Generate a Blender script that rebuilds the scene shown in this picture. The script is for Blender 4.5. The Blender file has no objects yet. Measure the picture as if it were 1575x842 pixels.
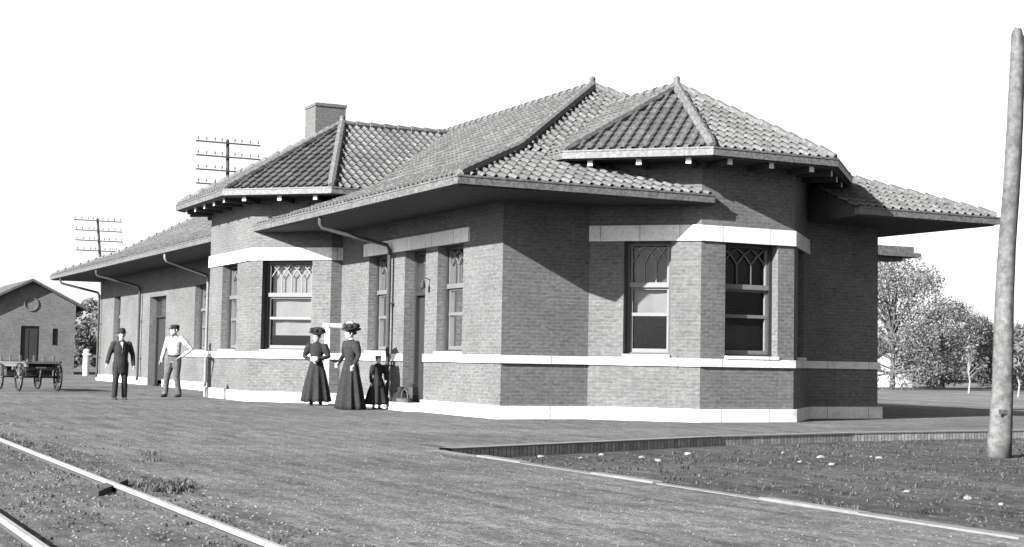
import bpy, bmesh, math, random
from mathutils import Vector, Matrix
R = math.radians
random.seed(11)
scene = bpy.context.scene
col = scene.collection

# ------------------------------------------------------------------ camera
cam_d = bpy.data.cameras.new('camera')
cam_d.sensor_fit = 'HORIZONTAL'
cam_d.sensor_width = 36.0
cam_d.lens = 2283.8 / 1575.0 * 36.0
cam_d.clip_start = 0.1
cam_d.clip_end = 3000
cam = bpy.data.objects.new('camera', cam_d)
col.objects.link(cam)
_yaw, _pit, _rol = R(26.708), R(3.364), R(1.014)
_v = Vector((-math.cos(_yaw)*math.cos(_pit), math.sin(_yaw)*math.cos(_pit), math.sin(_pit)))
_r = Vector((math.sin(_yaw), math.cos(_yaw), 0))
_u = _r.cross(_v)
_r2 = _r*math.cos(_rol) + _u*math.sin(_rol)
_u2 = -_r*math.sin(_rol) + _u*math.cos(_rol)
cam.matrix_world = Matrix(((_r2.x, _u2.x, -_v.x, 23.855), (_r2.y, _u2.y, -_v.y, -11.809),
                           (_r2.z, _u2.z, -_v.z, 1.043), (0, 0, 0, 1)))
scene.camera = cam

# ------------------------------------------------------------------ sky and sun (black-and-white photograph: neutral light)
SUN_D = Vector((-0.2986, 0.8639, -0.4055)).normalized()
world = bpy.data.worlds.new('World')
scene.world = world
world.use_nodes = True
wn = world.node_tree
for n in list(wn.nodes):
    wn.nodes.remove(n)
sky = wn.nodes.new('ShaderNodeTexSky')
sky.sky_type = 'NISHITA'
sky.sun_disc = False
sky.sun_elevation = R(23.9)
sky.sun_rotation = math.atan2(-SUN_D.x, -SUN_D.y)
sky.air_density = 1.0
sky.dust_density = 2.0
bw = wn.nodes.new('ShaderNodeRGBToBW')
bg = wn.nodes.new('ShaderNodeBackground')
bg.inputs['Strength'].default_value = 0.062
wo = wn.nodes.new('ShaderNodeOutputWorld')
wn.links.new(sky.outputs[0], bw.inputs[0])
wn.links.new(bw.outputs[0], bg.inputs['Color'])
wn.links.new(bg.outputs[0], wo.inputs[0])
sun_d = bpy.data.lights.new('sun', 'SUN')
sun_d.energy = 5.0
sun_d.angle = R(0.5)
sun_d.color = (1, 0.995, 0.985)
sun = bpy.data.objects.new('sun', sun_d)
col.objects.link(sun)
sun.rotation_euler = SUN_D.to_track_quat('-Z', 'Y').to_euler()
sun.location = (10, -40, 30)
vs = scene.view_settings
vs.view_transform = 'Standard'
vs.look = 'None'
vs.gamma = 1.0
vs.exposure = 2.5
vs.use_curve_mapping = False

# ------------------------------------------------------------------ materials
MATS = {}
ALB = 0.68                          # the print is exposed for the shade: surfaces are kept dark under the strong sun
def g3(v):
    return (v, v, v, 1)
class NT:
    def __init__(s, name, rough=0.8, spec=0.3):
        s.m = bpy.data.materials.new(name); s.m.use_nodes = True
        s.t = s.m.node_tree
        s.b = s.t.nodes['Principled BSDF']
        s.b.inputs['Roughness'].default_value = rough
        s.b.inputs['Specular IOR Level'].default_value = spec
    def n(s, typ, **kw):
        nd = s.t.nodes.new(typ)
        for k, v in kw.items():
            if k in nd.inputs: nd.inputs[k].default_value = v
            else: setattr(nd, k, v)
        return nd
    def l(s, a, b): s.t.links.new(a, b)
    def coord(s, kind='Object', scale=(1, 1, 1)):
        tc = s.n('ShaderNodeTexCoord'); mp = s.n('ShaderNodeMapping')
        mp.inputs['Scale'].default_value = scale
        s.l(tc.outputs[kind], mp.inputs[0]); return mp.outputs[0]
    def noise(s, vec, scale, detail=4, rough=0.6):
        nz = s.n('ShaderNodeTexNoise'); nz.inputs['Scale'].default_value = scale
        nz.inputs['Detail'].default_value = detail; nz.inputs['Roughness'].default_value = rough
        s.l(vec, nz.inputs['Vector']); return nz.outputs['Fac']
    def ramp(s, fac, stops):
        r = s.n('ShaderNodeValToRGB'); e = r.color_ramp.elements
        while len(e) < len(stops): e.new(0.5)
        for i, (p, v) in enumerate(stops): e[i].position = p; e[i].color = g3(v)
        s.l(fac, r.inputs[0]); return r.outputs[0]
    def mix(s, a, b, fac, mode='MIX'):
        m = s.n('ShaderNodeMix', data_type='RGBA', blend_type=mode)
        for i, val in ((0, fac), (6, a), (7, b)):
            sock = m.inputs[i]
            if isinstance(val, (int, float)): sock.default_value = val if i == 0 else g3(val)
            else: s.l(val, sock)
        return m.outputs[2]
    def bump(s, h, strength=0.5, dist=0.02):
        b = s.n('ShaderNodeBump'); b.inputs['Strength'].default_value = strength
        b.inputs['Distance'].default_value = dist
        s.l(h, b.inputs['Height']); s.l(b.outputs[0], s.b.inputs['Normal'])
    def base(s, c): s.l(c, s.b.inputs['Base Color'])

def noisy(name, v, var=0.25, scale=8, rough=0.8, bump=0.2, bd=0.01, spec=0.3, stretch=(1, 1, 1), metal=0, grain=0):
    v *= ALB
    k = NT(name, rough, spec)
    vec = k.coord('Object', stretch)
    a = k.noise(vec, scale, 6, 0.65)
    b = k.noise(vec, scale*0.13, 3, 0.5)
    c = k.ramp(a, [(0.25, v*(1-var)), (0.75, v*(1+var))])
    c2 = k.ramp(b, [(0.3, 1-var*0.5), (0.7, 1.0)])
    c = k.mix(c, c2, 1.0, 'MULTIPLY')
    if grain:
        gz = k.noise(k.coord('Object'), grain, 3, 0.75)
        c = k.mix(c, k.ramp(gz, [(0.32, 0.5), (0.5, 0.97), (0.68, 1.5)]), 1.0, 'MULTIPLY')
    k.base(c)
    if bump: k.bump(a, bump, bd)
    k.b.inputs['Metallic'].default_value = metal
    MATS[name] = k.m
    return k.m

def brick_mat(name, c1, c2, mortar, bwid=0.215, bh=0.075):
    c1, c2, mortar = c1*ALB, c2*ALB, mortar*ALB
    k = NT(name, 0.9, 0.2)
    uv = k.n('ShaderNodeUVMap').outputs[0]
    br = k.n('ShaderNodeTexBrick')
    br.inputs['Color1'].default_value = g3(c1); br.inputs['Color2'].default_value = g3(c2)
    br.inputs['Mortar'].default_value = g3(mortar)
    br.inputs['Scale'].default_value = 1.0
    br.inputs['Mortar Size'].default_value = 0.007
    br.inputs['Mortar Smooth'].default_value = 0.2
    br.inputs['Bias'].default_value = 0.0
    br.inputs['Brick Width'].default_value = bwid
    br.inputs['Row Height'].default_value = bh
    k.l(uv, br.inputs['Vector'])
    mp = k.n('ShaderNodeMapping'); mp.inputs['Scale'].default_value = (0.5, 1.0, 1.0); k.l(uv, mp.inputs[0])
    nz = k.noise(uv, 0.9, 6, 0.65); nf = k.noise(mp.outputs[0], 20, 4, 0.75)
    big = k.ramp(nz, [(0.3, 0.78), (0.7, 1.12)])
    fine = k.ramp(nf, [(0.32, 0.66), (0.5, 0.97), (0.68, 1.36)])
    c = k.mix(br.outputs[0], big, 1.0, 'MULTIPLY')
    c = k.mix(c, fine, 1.0, 'MULTIPLY')
    k.base(c)
    inv = k.n('ShaderNodeMath', operation='SUBTRACT'); inv.inputs[0].default_value = 1
    k.l(br.outputs['Fac'], inv.inputs[1])
    add = k.n('ShaderNodeMath', operation='ADD'); k.l(inv.outputs[0], add.inputs[0]); k.l(nf, add.inputs[1])
    k.bump(add.outputs[0], 0.5, 0.008)
    MATS[name] = k.m

brick_mat('brick', 0.098, 0.078, 0.116, 0.205, 0.066)
brick_mat('old_brick', 0.12, 0.085, 0.12, 0.205, 0.066)
brick_mat('edge_brick', 0.28, 0.17, 0.07, 0.075, 0.30)
def limestone_mat():
    k = NT('limestone', 0.9, 0.2)
    tc = k.n('ShaderNodeTexCoord'); sp = k.n('ShaderNodeSeparateXYZ'); k.l(tc.outputs['Object'], sp.inputs[0])
    ad = k.n('ShaderNodeMath', operation='ADD'); k.l(sp.outputs[0], ad.inputs[0]); k.l(sp.outputs[1], ad.inputs[1])
    cb = k.n('ShaderNodeCombineXYZ'); k.l(ad.outputs[0], cb.inputs[0]); cb.inputs[1].default_value = 25.0
    br = k.n('ShaderNodeTexBrick'); br.offset = 0.0
    br.inputs['Color1'].default_value = g3(0.42); br.inputs['Color2'].default_value = g3(0.34); br.inputs['Mortar'].default_value = g3(0.09)
    br.inputs['Scale'].default_value = 1; br.inputs['Mortar Size'].default_value = 0.008; br.inputs['Brick Width'].default_value = 1.05; br.inputs['Row Height'].default_value = 50
    k.l(cb.outputs[0], br.inputs['Vector'])
    v = tc.outputs['Object']
    a = k.noise(v, 2.2, 8, 0.7); f = k.noise(v, 22, 4, 0.75)
    c = k.mix(br.outputs[0], k.ramp(a, [(0.28, 0.55), (0.45, 0.95), (0.7, 1.05)]), 1.0, 'MULTIPLY')
    c = k.mix(c, k.ramp(f, [(0.3, 0.72), (0.55, 1.0), (0.7, 1.1)]), 1.0, 'MULTIPLY')
    k.base(c); k.bump(f, 0.4, 0.01)
    MATS['limestone'] = k.m
limestone_mat()
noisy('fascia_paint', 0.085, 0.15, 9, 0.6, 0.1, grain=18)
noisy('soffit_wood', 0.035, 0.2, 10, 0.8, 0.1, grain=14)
noisy('white_paint', 0.5, 0.08, 12, 0.6, 0.05)
noisy('sash_paint', 0.1, 0.12, 12, 0.5, 0.05)
noisy('dark_paint', 0.022, 0.25, 12, 0.5, 0.05)
noisy('blind_cloth', 0.32, 0.10, 5, 0.9, 0.1)
noisy('mid_grey', 0.11, 0.2, 5, 0.9, 0.1)
noisy('iron', 0.03, 0.3, 20, 0.55, 0.2, metal=0.4)
noisy('zinc', 0.14, 0.2, 10, 0.5, 0.1)
noisy('rail_steel', 0.22, 0.25, 14, 0.55, 0.15)
noisy('rust_steel', 0.04, 0.3, 14, 0.9, 0.15)
noisy('old_wood', 0.04, 0.35, 10, 0.9, 0.4, 0.01, stretch=(1, 1, 0.1))
noisy('pale_wood', 0.078, 0.35, 5, 0.85, 0.8, 0.02, stretch=(1, 1, 0.10), grain=9)
noisy('cart_wood', 0.08, 0.3, 12, 0.85, 0.3)
noisy('sleeper_wood', 0.04, 0.35, 9, 0.95, 0.5)
noisy('stone_white', 0.17, 0.2, 12, 0.9, 0.3)
noisy('dark_gravel', 0.07, 0.4, 7, 0.95, 0.4)
noisy('kerb_stone', 0.13, 0.3, 7, 0.9, 0.4)
noisy('bark', 0.07, 0.4, 14, 0.95, 0.6, 0.02)
noisy('pale_bark', 0.2, 0.3, 14, 0.95, 0.5, 0.02)
noisy('house_white', 0.4, 0.1, 8, 0.8, 0.1)
noisy('shingle', 0.06, 0.3, 12, 0.9, 0.4)
noisy('skin', 0.33, 0.06, 20, 0.6, 0.0)
noisy('hair_dark', 0.015, 0.3, 60, 0.6, 0.3)
noisy('cloth_black', 0.007, 0.4, 12, 0.9, 0.5, 0.05, grain=18)
noisy('cloth_charcoal', 0.012, 0.4, 12, 0.9, 0.5, 0.05, grain=18)
noisy('cloth_dark', 0.010, 0.4, 12, 0.9, 0.5, 0.05, grain=18)
noisy('cloth_grey', 0.06, 0.4, 12, 0.9, 0.5, 0.05, grain=18)
noisy('cloth_white', 0.30, 0.4, 12, 0.9, 0.5, 0.05, grain=18)
noisy('leather', 0.02, 0.3, 25, 0.5, 0.2)
noisy('tan_leather', 0.08, 0.3, 25, 0.6, 0.2)
noisy('wicker', 0.07, 0.45, 45, 0.8, 0.5)

def tile_mat():
    k = NT('roof_tile', 0.75, 0.3)
    uv = k.n('ShaderNodeUVMap').outputs[0]
    br = k.n('ShaderNodeTexBrick')
    br.offset = 0.0
    br.inputs['Color1'].default_value = g3(0.115*ALB); br.inputs['Color2'].default_value = g3(0.065*ALB)
    br.inputs['Mortar'].default_value = g3(0.03*ALB)
    br.inputs['Scale'].default_value = 1; br.inputs['Mortar Size'].default_value = 0.006
    br.inputs['Brick Width'].default_value = 0.205; br.inputs['Row Height'].default_value = 0.31
    k.l(uv, br.inputs['Vector'])
    a = k.noise(uv, 0.8, 6, 0.7); f = k.noise(uv, 22, 4, 0.7)
    c = k.mix(br.outputs[0], k.ramp(a, [(0.3, 0.58), (0.7, 1.2)]), 1.0, 'MULTIPLY')
    c = k.mix(c, k.ramp(f, [(0.32, 0.5), (0.5, 0.95), (0.68, 1.5)]), 1.0, 'MULTIPLY')
    k.base(c); k.bump(f, 0.3, 0.01)
    MATS['roof_tile'] = k.m
tile_mat()
noisy('hip_tile', 0.085, 0.35, 9, 0.8, 0.3, grain=16)

def ground_mat(name, lo, hi, sx=1.0, sy=1.0, pocks=0.4):
    lo, hi = lo*ALB, hi*ALB
    k = NT(name, 0.95, 0.1)
    v = k.coord('Object', (sx, sy, 1))
    v1 = k.coord('Object', (1, 1, 1))
    a = k.noise(v, 0.35, 8, 0.72)
    b = k.noise(v1, 5.0, 6, 0.75)
    c = k.noise(v1, 24.0, 4, 0.85)
    base = k.ramp(a, [(0.32, lo*.85), (0.68, hi*1.05)])
    tc = k.n('ShaderNodeTexCoord'); mp = k.n('ShaderNodeMapping'); mp.inputs['Rotation'].default_value = (0, 0, R(-62)); mp.inputs['Scale'].default_value = (0.30, 3.0, 1)
    k.l(tc.outputs['Object'], mp.inputs[0]); st = k.noise(mp.outputs[0], 1.6, 6, 0.7)
    base = k.mix(base, k.ramp(st, [(0.30, 0.50), (0.48, 1.0), (0.68, 1.42)]), 1.0, 'MULTIPLY')
    base = k.mix(base, k.ramp(b, [(0.30, 0.50), (0.50, 0.95), (0.72, 1.35)]), 1.0, 'MULTIPLY')
    base = k.mix(base, k.ramp(c, [(0.30, 1-pocks*1.2), (0.50, 1.0), (0.68, 1+pocks*1.4)]), 1.0, 'MULTIPLY')
    k.base(base)
    s = k.n('ShaderNodeMath', operation='ADD'); k.l(b, s.inputs[0]); k.l(c, s.inputs[1])
    k.bump(s.outputs[0], 0.8, 0.035)
    MATS[name] = k.m
ground_mat('platform_dirt', 0.080, 0.130, 1.0, 0.45, 0.55)
ground_mat('track_dirt', 0.055, 0.115, 0.5, 1.2)
ground_mat('field_grass', 0.09, 0.16, 0.4, 1.0, 0.4)
ground_mat('low_dirt', 0.040, 0.072, 0.7, 1.0, 0.62)

def leaf_mat(name, lo, hi):
    lo, hi = lo*ALB, hi*ALB
    k = NT(name, 0.7, 0.2)
    oi = k.n('ShaderNodeNewGeometry')
    c = k.ramp(oi.outputs['Random Per Island'], [(0.0, lo), (1.0, hi)])
    k.base(c)
    tr = k.n('ShaderNodeBsdfTranslucent'); k.l(c, tr.inputs['Color'])
    mx = k.n('ShaderNodeMixShader'); mx.inputs[0].default_value = 0.3
    out = k.t.nodes['Material Output']
    k.l(k.b.outputs[0], mx.inputs[1]); k.l(tr.outputs[0], mx.inputs[2]); k.l(mx.outputs[0], out.inputs[0])
    MATS[name] = k.m
leaf_mat('leaf_pale', 0.09, 0.17)
leaf_mat('leaf_mid', 0.06, 0.15)
leaf_mat('leaf_dark', 0.04, 0.11)
leaf_mat('grass_blade', 0.04, 0.12)
leaf_mat('low_weed', 0.025, 0.085)

def glass_mat():
    m = bpy.data.materials.new('window_glass'); m.use_nodes = True
    t = m.node_tree
    for n in list(t.nodes): t.nodes.remove(n)
    o = t.nodes.new('ShaderNodeOutputMaterial'); mx = t.nodes.new('ShaderNodeMixShader')
    tr = t.nodes.new('ShaderNodeBsdfTransparent'); tr.inputs[0].default_value = g3(0.75)
    gl = t.nodes.new('ShaderNodeBsdfGlossy'); gl.inputs['Roughness'].default_value = 0.0
    gl.inputs['Color'].default_value = g3(0.9)
    fr = t.nodes.new('ShaderNodeFresnel'); fr.inputs[0].default_value = 1.18
    t.links.new(fr.outputs[0], mx.inputs[0]); t.links.new(tr.outputs[0], mx.inputs[1])
    t.links.new(gl.outputs[0], mx.inputs[2]); t.links.new(mx.outputs[0], o.inputs[0])
    MATS['window_glass'] = m
glass_mat()

# ------------------------------------------------------------------ mesh helpers
V = Vector
class MB:
    """collects faces; one build() = one mesh object"""
    def __init__(s): s.v = []; s.f = []; s.uv = []
    def poly(s, pts, uv=None):
        b = len(s.v); s.v += [tuple(p) for p in pts]
        s.f.append(tuple(range(b, b+len(pts)))); s.uv.append(uv)
    def box(s, c, d, rot=None):
        c = V(c); h = V(d)*0.5
        X, Y, Z = (V((1, 0, 0)), V((0, 1, 0)), V((0, 0, 1))) if rot is None else rot
        P = lambda a, b, e: c + X*(a*h.x) + Y*(b*h.y) + Z*(e*h.z)
        q = [((-1,-1,-1),(-1,1,-1),(1,1,-1),(1,-1,-1)), ((-1,-1,1),(1,-1,1),(1,1,1),(-1,1,1)),
             ((-1,-1,-1),(1,-1,-1),(1,-1,1),(-1,-1,1)), ((1,1,-1),(-1,1,-1),(-1,1,1),(1,1,1)),
             ((1,-1,-1),(1,1,-1),(1,1,1),(1,-1,1)), ((-1,1,-1),(-1,-1,-1),(-1,-1,1),(-1,1,1))]
        dims = (d[0], d[1], d[2])
        for fi, f in enumerate(q):
            w, hh = [(dims[0], dims[1]), (dims[0], dims[1]), (dims[0], dims[2]), (dims[0], dims[2]), (dims[1], dims[2]), (dims[1], dims[2])][fi]
            if fi == 0: w, hh = dims[1], dims[0]
            s.poly([P(*k) for k in f], [(0, 0), (w, 0), (w, hh), (0, hh)])
    def bx(s, x0, x1, y0, y1, z0, z1):
        s.box(((x0+x1)/2, (y0+y1)/2, (z0+z1)/2), (x1-x0, y1-y0, z1-z0))
    def beam(s, a, b, w, h, up=(0, 0, 1)):
        a = V(a); b = V(b); d = (b-a); L = d.length; d.normalize()
        up = V(up); sd = d.cross(up)
        if sd.length < 1e-4: sd = d.cross(V((1, 0, 0)))
        sd.normalize(); u = sd.cross(d)
        s.box((a+b)/2, (L, w, h), (d, sd, u))
    def tube(s, pts, rad, n=8, cap=True):
        pts = [V(p) for p in pts]
        if isinstance(rad, (int, float)): rad = [rad]*len(pts)
        rings = []; ref = None
        for i, p in enumerate(pts):
            d = (pts[min(i+1, len(pts)-1)] - pts[max(i-1, 0)])
            if d.length < 1e-9: d = V((0, 0, 1))
            d.normalize()
            if ref is None:
                ref = V((0, 0, 1)) if abs(d.z) < 0.9 else V((1, 0, 0))
            a = d.cross(ref)
            if a.length < 1e-4: a = d.orthogonal()
            a.normalize(); b = a.cross(d); ref = b
            r = rad[i]; rx, ry = (r, r) if isinstance(r, (int, float)) else r
            rings.append([p + a*(math.cos(2*math.pi*k/n)*rx) + b*(math.sin(2*math.pi*k/n)*ry) for k in range(n)])
        s.loft(rings, cap)
    def loft(s, rings, cap=True):
        base = len(s.v); n = len(rings[0])
        for r in rings: s.v += [tuple(p) for p in r]
        for i in range(len(rings)-1):
            for k in range(n):
                a = base+i*n+k; b = base+i*n+(k+1) % n
                s.f.append((a, b, b+n, a+n)); s.uv.append(None)
        if cap:
            s.f.append(tuple(base+k for k in range(n))[::-1]); s.uv.append(None)
            e = base+(len(rings)-1)*n
            s.f.append(tuple(e+k for k in range(n))); s.uv.append(None)
    def lathe(s, c, prof, n=12, axis=None):
        c = V(c)
        rings = [[c + V((math.cos(2*math.pi*k/n)*r, math.sin(2*math.pi*k/n)*r, z)) for k in range(n)] for r, z in prof]
        s.loft(rings)
    def ell(s, c, rx, ry, rz, n=12, m=8):
        c = V(c); rings = []
        for i in range(m+1):
            t = -math.pi/2 + math.pi*i/m
            rr = max(math.cos(t), 0.02)
            rings.append([c + V((math.cos(2*math.pi*k/n)*rx*rr, math.sin(2*math.pi*k/n)*ry*rr, math.sin(t)*rz)) for k in range(n)])
        s.loft(rings)
    def mesh(s, name, mat, smooth=False):
        me = bpy.data.meshes.new(name)
        me.from_pydata(s.v, [], s.f)
        if any(u for u in s.uv):
            ul = me.uv_layers.new(name='UVMap')
            for p, u in zip(me.polygons, s.uv):
                for j, li in enumerate(p.loop_indices):
                    if u: ul.data[li].uv = u[j]
                    else:
                        co = me.vertices[me.loops[li].vertex_index].co
                        ul.data[li].uv = (co.x+co.y, co.z)
        if mat: me.materials.append(MATS[mat])
        if smooth:
            for p in me.polygons: p.use_smooth = True
        me.update()
        return me
    def build(s, name, mat, parent=None, smooth=False, fixn=True):
        me = s.mesh(name, mat, smooth)
        if fixn:
            bm = bmesh.new(); bm.from_mesh(me)
            bmesh.ops.recalc_face_normals(bm, faces=bm.faces); bm.to_mesh(me); bm.free()
        o = bpy.data.objects.new(name, me); col.objects.link(o)
        if parent: o.parent = parent
        return o

def empty(name, loc=(0, 0, 0), rz=0.0):
    o = bpy.data.objects.new(name, None); col.objects.link(o)
    o.location = loc; o.rotation_euler = (0, 0, rz); o.empty_display_size = 0.2
    return o
def tag(o, label, cat, group=None):
    o['label'] = label; o['category'] = cat
    if group: o['group'] = group
    return o
def struct(o, kind='structure'):
    o['kind'] = kind; return o
def copy_tree(o, parent=None):
    c = o.copy(); col.objects.link(c)
    if parent: c.parent = parent
    for ch in [x for x in bpy.data.objects if x.parent == o]: copy_tree(ch, c)
    return c

# ------------------------------------------------------------------ ground
ZL = -0.105
m = MB(); m.poly([(-900, -900, ZL), (900, -900, ZL), (900, 1400, ZL), (-900, 1400, ZL)],)
o = m.build('ground', 'low_dirt', fixn=False); struct(o)
plat = [(-150, -60), (70, -60), (70, -4.86), (8.20, -4.86), (8.18, -4.74), (7.26, -2.37), (6.25, .32), (5.60, 3.24), (5.28, 6.17), (4.9, 10.5), (4.6, 15), (-150, 15)]
m = MB()
m.poly([(x, y, 0) for x, y in plat])
for i in range(len(plat)):
    (a, b), (c, d) = plat[i], plat[(i+1) % len(plat)]
    m.poly([(a, b, ZL), (c, d, ZL), (c, d, 0), (a, b, 0)])
o = m.build('platform_ground', 'platform_dirt', fixn=False); struct(o)
m = MB(); m.poly([(-150, -14, .004), (60, -14, .004), (60, -8.75, .004), (-150, -8.75, .004)])
o = m.build('track_bed', 'track_dirt', fixn=False); struct(o)
m = MB(); m.poly([(-300, 16, ZL+.005), (90, 16, ZL+.005), (90, 300, ZL+.005), (-300, 300, ZL+.005)])
o = m.build('field', 'field_grass', fixn=False); struct(o)
# kerb stones along the front of the low ground, and the brick edging of the platform
m = MB()
x = 8.1
rnd = random.Random(4)
while x < 26:
    L = rnd.uniform(1.0, 1.6)
    m.bx(x, x+L-0.012, -4.845 + rnd.uniform(-.02, .02), -4.75 + rnd.uniform(-.02, .02), ZL, 0.010 + rnd.uniform(-.012, .012))
    x += L
o = m.build('kerb', 'kerb_stone'); struct(o)
edge = [V((x, y, 0)) for x, y in plat[4:11]]
m = MB(); tp = MB(); s0 = 0
for a, b in zip(edge[:-1], edge[1:]):
    t = (b-a).normalized(); n = V((t.y, -t.x, 0)); L = (b-a).length
    o1 = n*0.10
    m.poly([a+o1+V((0,0,ZL)), b+o1+V((0,0,ZL)), b+o1+V((0,0,.012)), a+o1+V((0,0,.012))], [(s0, .01), (s0+L, .01), (s0+L, .152), (s0, .152)])
    tp.poly([a+o1*1.1+V((0,0,.012)), b+o1*1.1+V((0,0,.012)), b+o1*1.1+V((0,0,.030)), a+o1*1.1+V((0,0,.030))])
    tp.poly([a+o1*1.1+V((0,0,.030)), b+o1*1.1+V((0,0,.030)), b-o1+V((0,0,.030)), a-o1+V((0,0,.030))])
    tp.poly([a-o1+V((0,0,.030)), b-o1+V((0,0,.030)), b-o1, a-o1])
    s0 += L
o = m.build('brick_edging', 'edge_brick', fixn=False); struct(o)
o = tp.build('edging_coping', 'kerb_stone'); struct(o)

# ------------------------------------------------------------------ depot: geometry constants
ZE, ZT = 3.95, 4.07                 # eave underside / top
OV = 1.635
W, YC, XL = 8.62, 4.31, -35.6
Z_BAY = 4.70
PL = [(XL, 0), (-14.79, 0), (-14.79, -.26), (-13.35, -1.7), (-9.74, -1.7), (-8.3, -.26), (-8.3, 0), (0, 0), (0, 1.79), (1.48, 3.27), (1.48, 5.35), (0, 6.83), (0, W), (XL, W)]
depot = empty('train_depot', (0, 0, 0))
tag(depot, 'long brick railway depot with tiled hip roofs, two polygonal bays and deep eaves', 'railway station')

def wall_run(mb, p0, p1, z0, z1, ops, depth=0.36):
    p0 = V((p0[0], p0[1], 0)); p1 = V((p1[0], p1[1], 0)); t = p1-p0; L = t.length; t.normalize()
    inn = V((-t.y, t.x, 0))
    S = sorted({0.0, L} | {s for o in ops for s in o[:2]}); Zs = sorted({z0, z1} | {z for o in ops for z in o[2:4]})
    P = lambda s, z, d=0: p0 + t*s + V((0, 0, z)) + inn*d
    u0 = p0.x*1.0 + p0.y*0.7
    for a, b in zip(S[:-1], S[1:]):
        for c, d in zip(Zs[:-1], Zs[1:]):
            if any(o[0] <= (a+b)/2 <= o[1] and o[2] <= (c+d)/2 <= o[3] for o in ops): continue
            mb.poly([P(a, c), P(b, c), P(b, d), P(a, d)], [(u0+a, c), (u0+b, c), (u0+b, d), (u0+a, d)])
            # inner leaf so the wall has thickness
            mb.poly([P(b, c, depth), P(a, c, depth), P(a, d, depth), P(b, d, depth)], [(u0+b, c), (u0+a, c), (u0+a, d), (u0+b, d)])
    for a, b, c, d in [o[:4] for o in ops]:
        D = depth
        mb.poly([P(a, c), P(a, d), P(a, d, D), P(a, c, D)], [(0, c), (0, d), (D, d), (D, c)])
        mb.poly([P(b, c, D), P(b, d, D), P(b, d), P(b, c)], [(0, c), (0, d), (D, d), (D, c)])
        mb.poly([P(a, d), P(b, d), P(b, d, D), P(a, d, D)], [(a, 0), (b, 0), (b, D), (a, D)])
        mb.poly([P(a, c, D), P(b, c, D), P(b, c), P(a, c)], [(a, 0), (b, 0), (b, D), (a, D)])

ZS, ZW = 1.19, 3.27                 # sill and head of the windows
def sx(x0, x1, start): return (x0-start, x1-start)
OPS = {
    0: [(*sx(-33.0, -31.9, XL), ZS, 3.2), (*sx(-27.2, -24.9, XL), 0.0, 3.0), (*sx(-21.25, -19.95, XL), ZS, 3.2), (*sx(-18.3, -17.1, XL), ZS, 3.2)],
    1: [], 2: [],
    3: [(1.15, 2.45, ZS, ZW)],
    4: [(0.28, 1.56, ZS, ZW)],
    5: [],
    6: [(*sx(-6.60, -5.40, -8.3), ZS, ZW), (*sx(-4.55, -3.47, -8.3), 0.0, ZW), (*sx(-2.88, -1.68, -8.3), ZS, ZW)],
    7: [], 8: [(0.66, 1.54, ZS, ZW)], 9: [(0.53, 1.71, ZS, ZW)], 10: [(0.55, 1.45, ZS, ZW)], 11: [],
    12: [],
}
bay_seg = {1, 2, 3, 4, 5, 8, 9, 10}
wb = MB()
for i in range(13):
    wall_run(wb, PL[i], PL[i+1], 0, Z_BAY if i in bay_seg else 3.96, OPS[i])
wall_run(wb, PL[13], PL[0], 0, 3.96, [])
# cheeks where the bay walls run back over the main roof
for a, b in (((-8.3, 0), (-8.3, 1.2)), ((-14.79, 1.2), (-14.79, 0)), ((-1.4, 1.79), (0, 1.79)), ((0, 6.83), (-1.4, 6.83))):
    wall_run(wb, a, b, 3.97, Z_BAY, [])
wb.build('brick_wall', 'brick', depot, fixn=False)

def band(mb, pts, z0, z1, out, inn=0.03):
    P = [V((x, y, 0)) for x, y in pts]; O = []; I = []
    for i, p in enumerate(P):
        ns = []
        for a, b in ((i-1, i), (i, i+1)):
            if a >= 0 and b < len(P):
                t = (P[b]-P[a]).normalized(); ns.append(V((t.y, -t.x, 0)))
        if len(ns) == 1: mt = ns[0]
        else:
            mt = (ns[0]+ns[1]).normalized(); mt = mt/max(0.3, mt.dot(ns[0]))
        O.append(p+mt*out); I.append(p-mt*inn)
    Z0, Z1 = V((0, 0, z0)), V((0, 0, z1))
    for i in range(len(P)-1):
        mb.poly([O[i]+Z0, O[i+1]+Z0, O[i+1]+Z1, O[i]+Z1])
        mb.poly([O[i]+Z1, O[i+1]+Z1, I[i+1]+Z1, I[i]+Z1])
        mb.poly([O[i]+Z0, I[i]+Z0, I[i+1]+Z0, O[i+1]+Z0])
    for k in (0, -1): mb.poly([O[k]+Z0, O[k]+Z1, I[k]+Z1, I[k]+Z0])

tb = PL[1:7]
m = MB()
band(m, [(XL, 3.0), (XL, 0), (-27.22, 0)], 0, 0.235, 0.07)
band(m, [(-24.88, 0)] + tb + [(-4.57, 0)], 0, 0.235, 0.07)
band(m, [(-3.45, 0), (0, 0), PL[8], PL[9], PL[10], PL[11], (0, W), (-8, W)], 0, 0.235, 0.07)
m.bx(-4.62, -3.42, -0.30, 0.2, 0, 0.16)
m.build('stone_plinth', 'limestone', depot)
m = MB()
band(m, [(-22.2, 0)] + tb + [(-4.57, 0)], 1.0, 1.145, 0.045)
band(m, [(-3.45, 0), (0, 0), PL[8], PL[9], PL[10], PL[11], (0, W), (-8, W)], 1.0, 1.145, 0.045)
m.build('string_course', 'limestone', depot)
m = MB()
band(m, tb, ZW+.003, 3.56, 0.04)
m.build('lintel_band', 'limestone', depot)
m = MB(); band(m, [(-6.85, 0), (-1.40, 0)], ZW+.003, 3.545, 0.04); m.build('lintel_band', 'limestone', depot)
m = MB(); band(m, PL[8:12], ZW+.003, 3.56, 0.04); m.build('lintel_band', 'limestone', depot)

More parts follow.
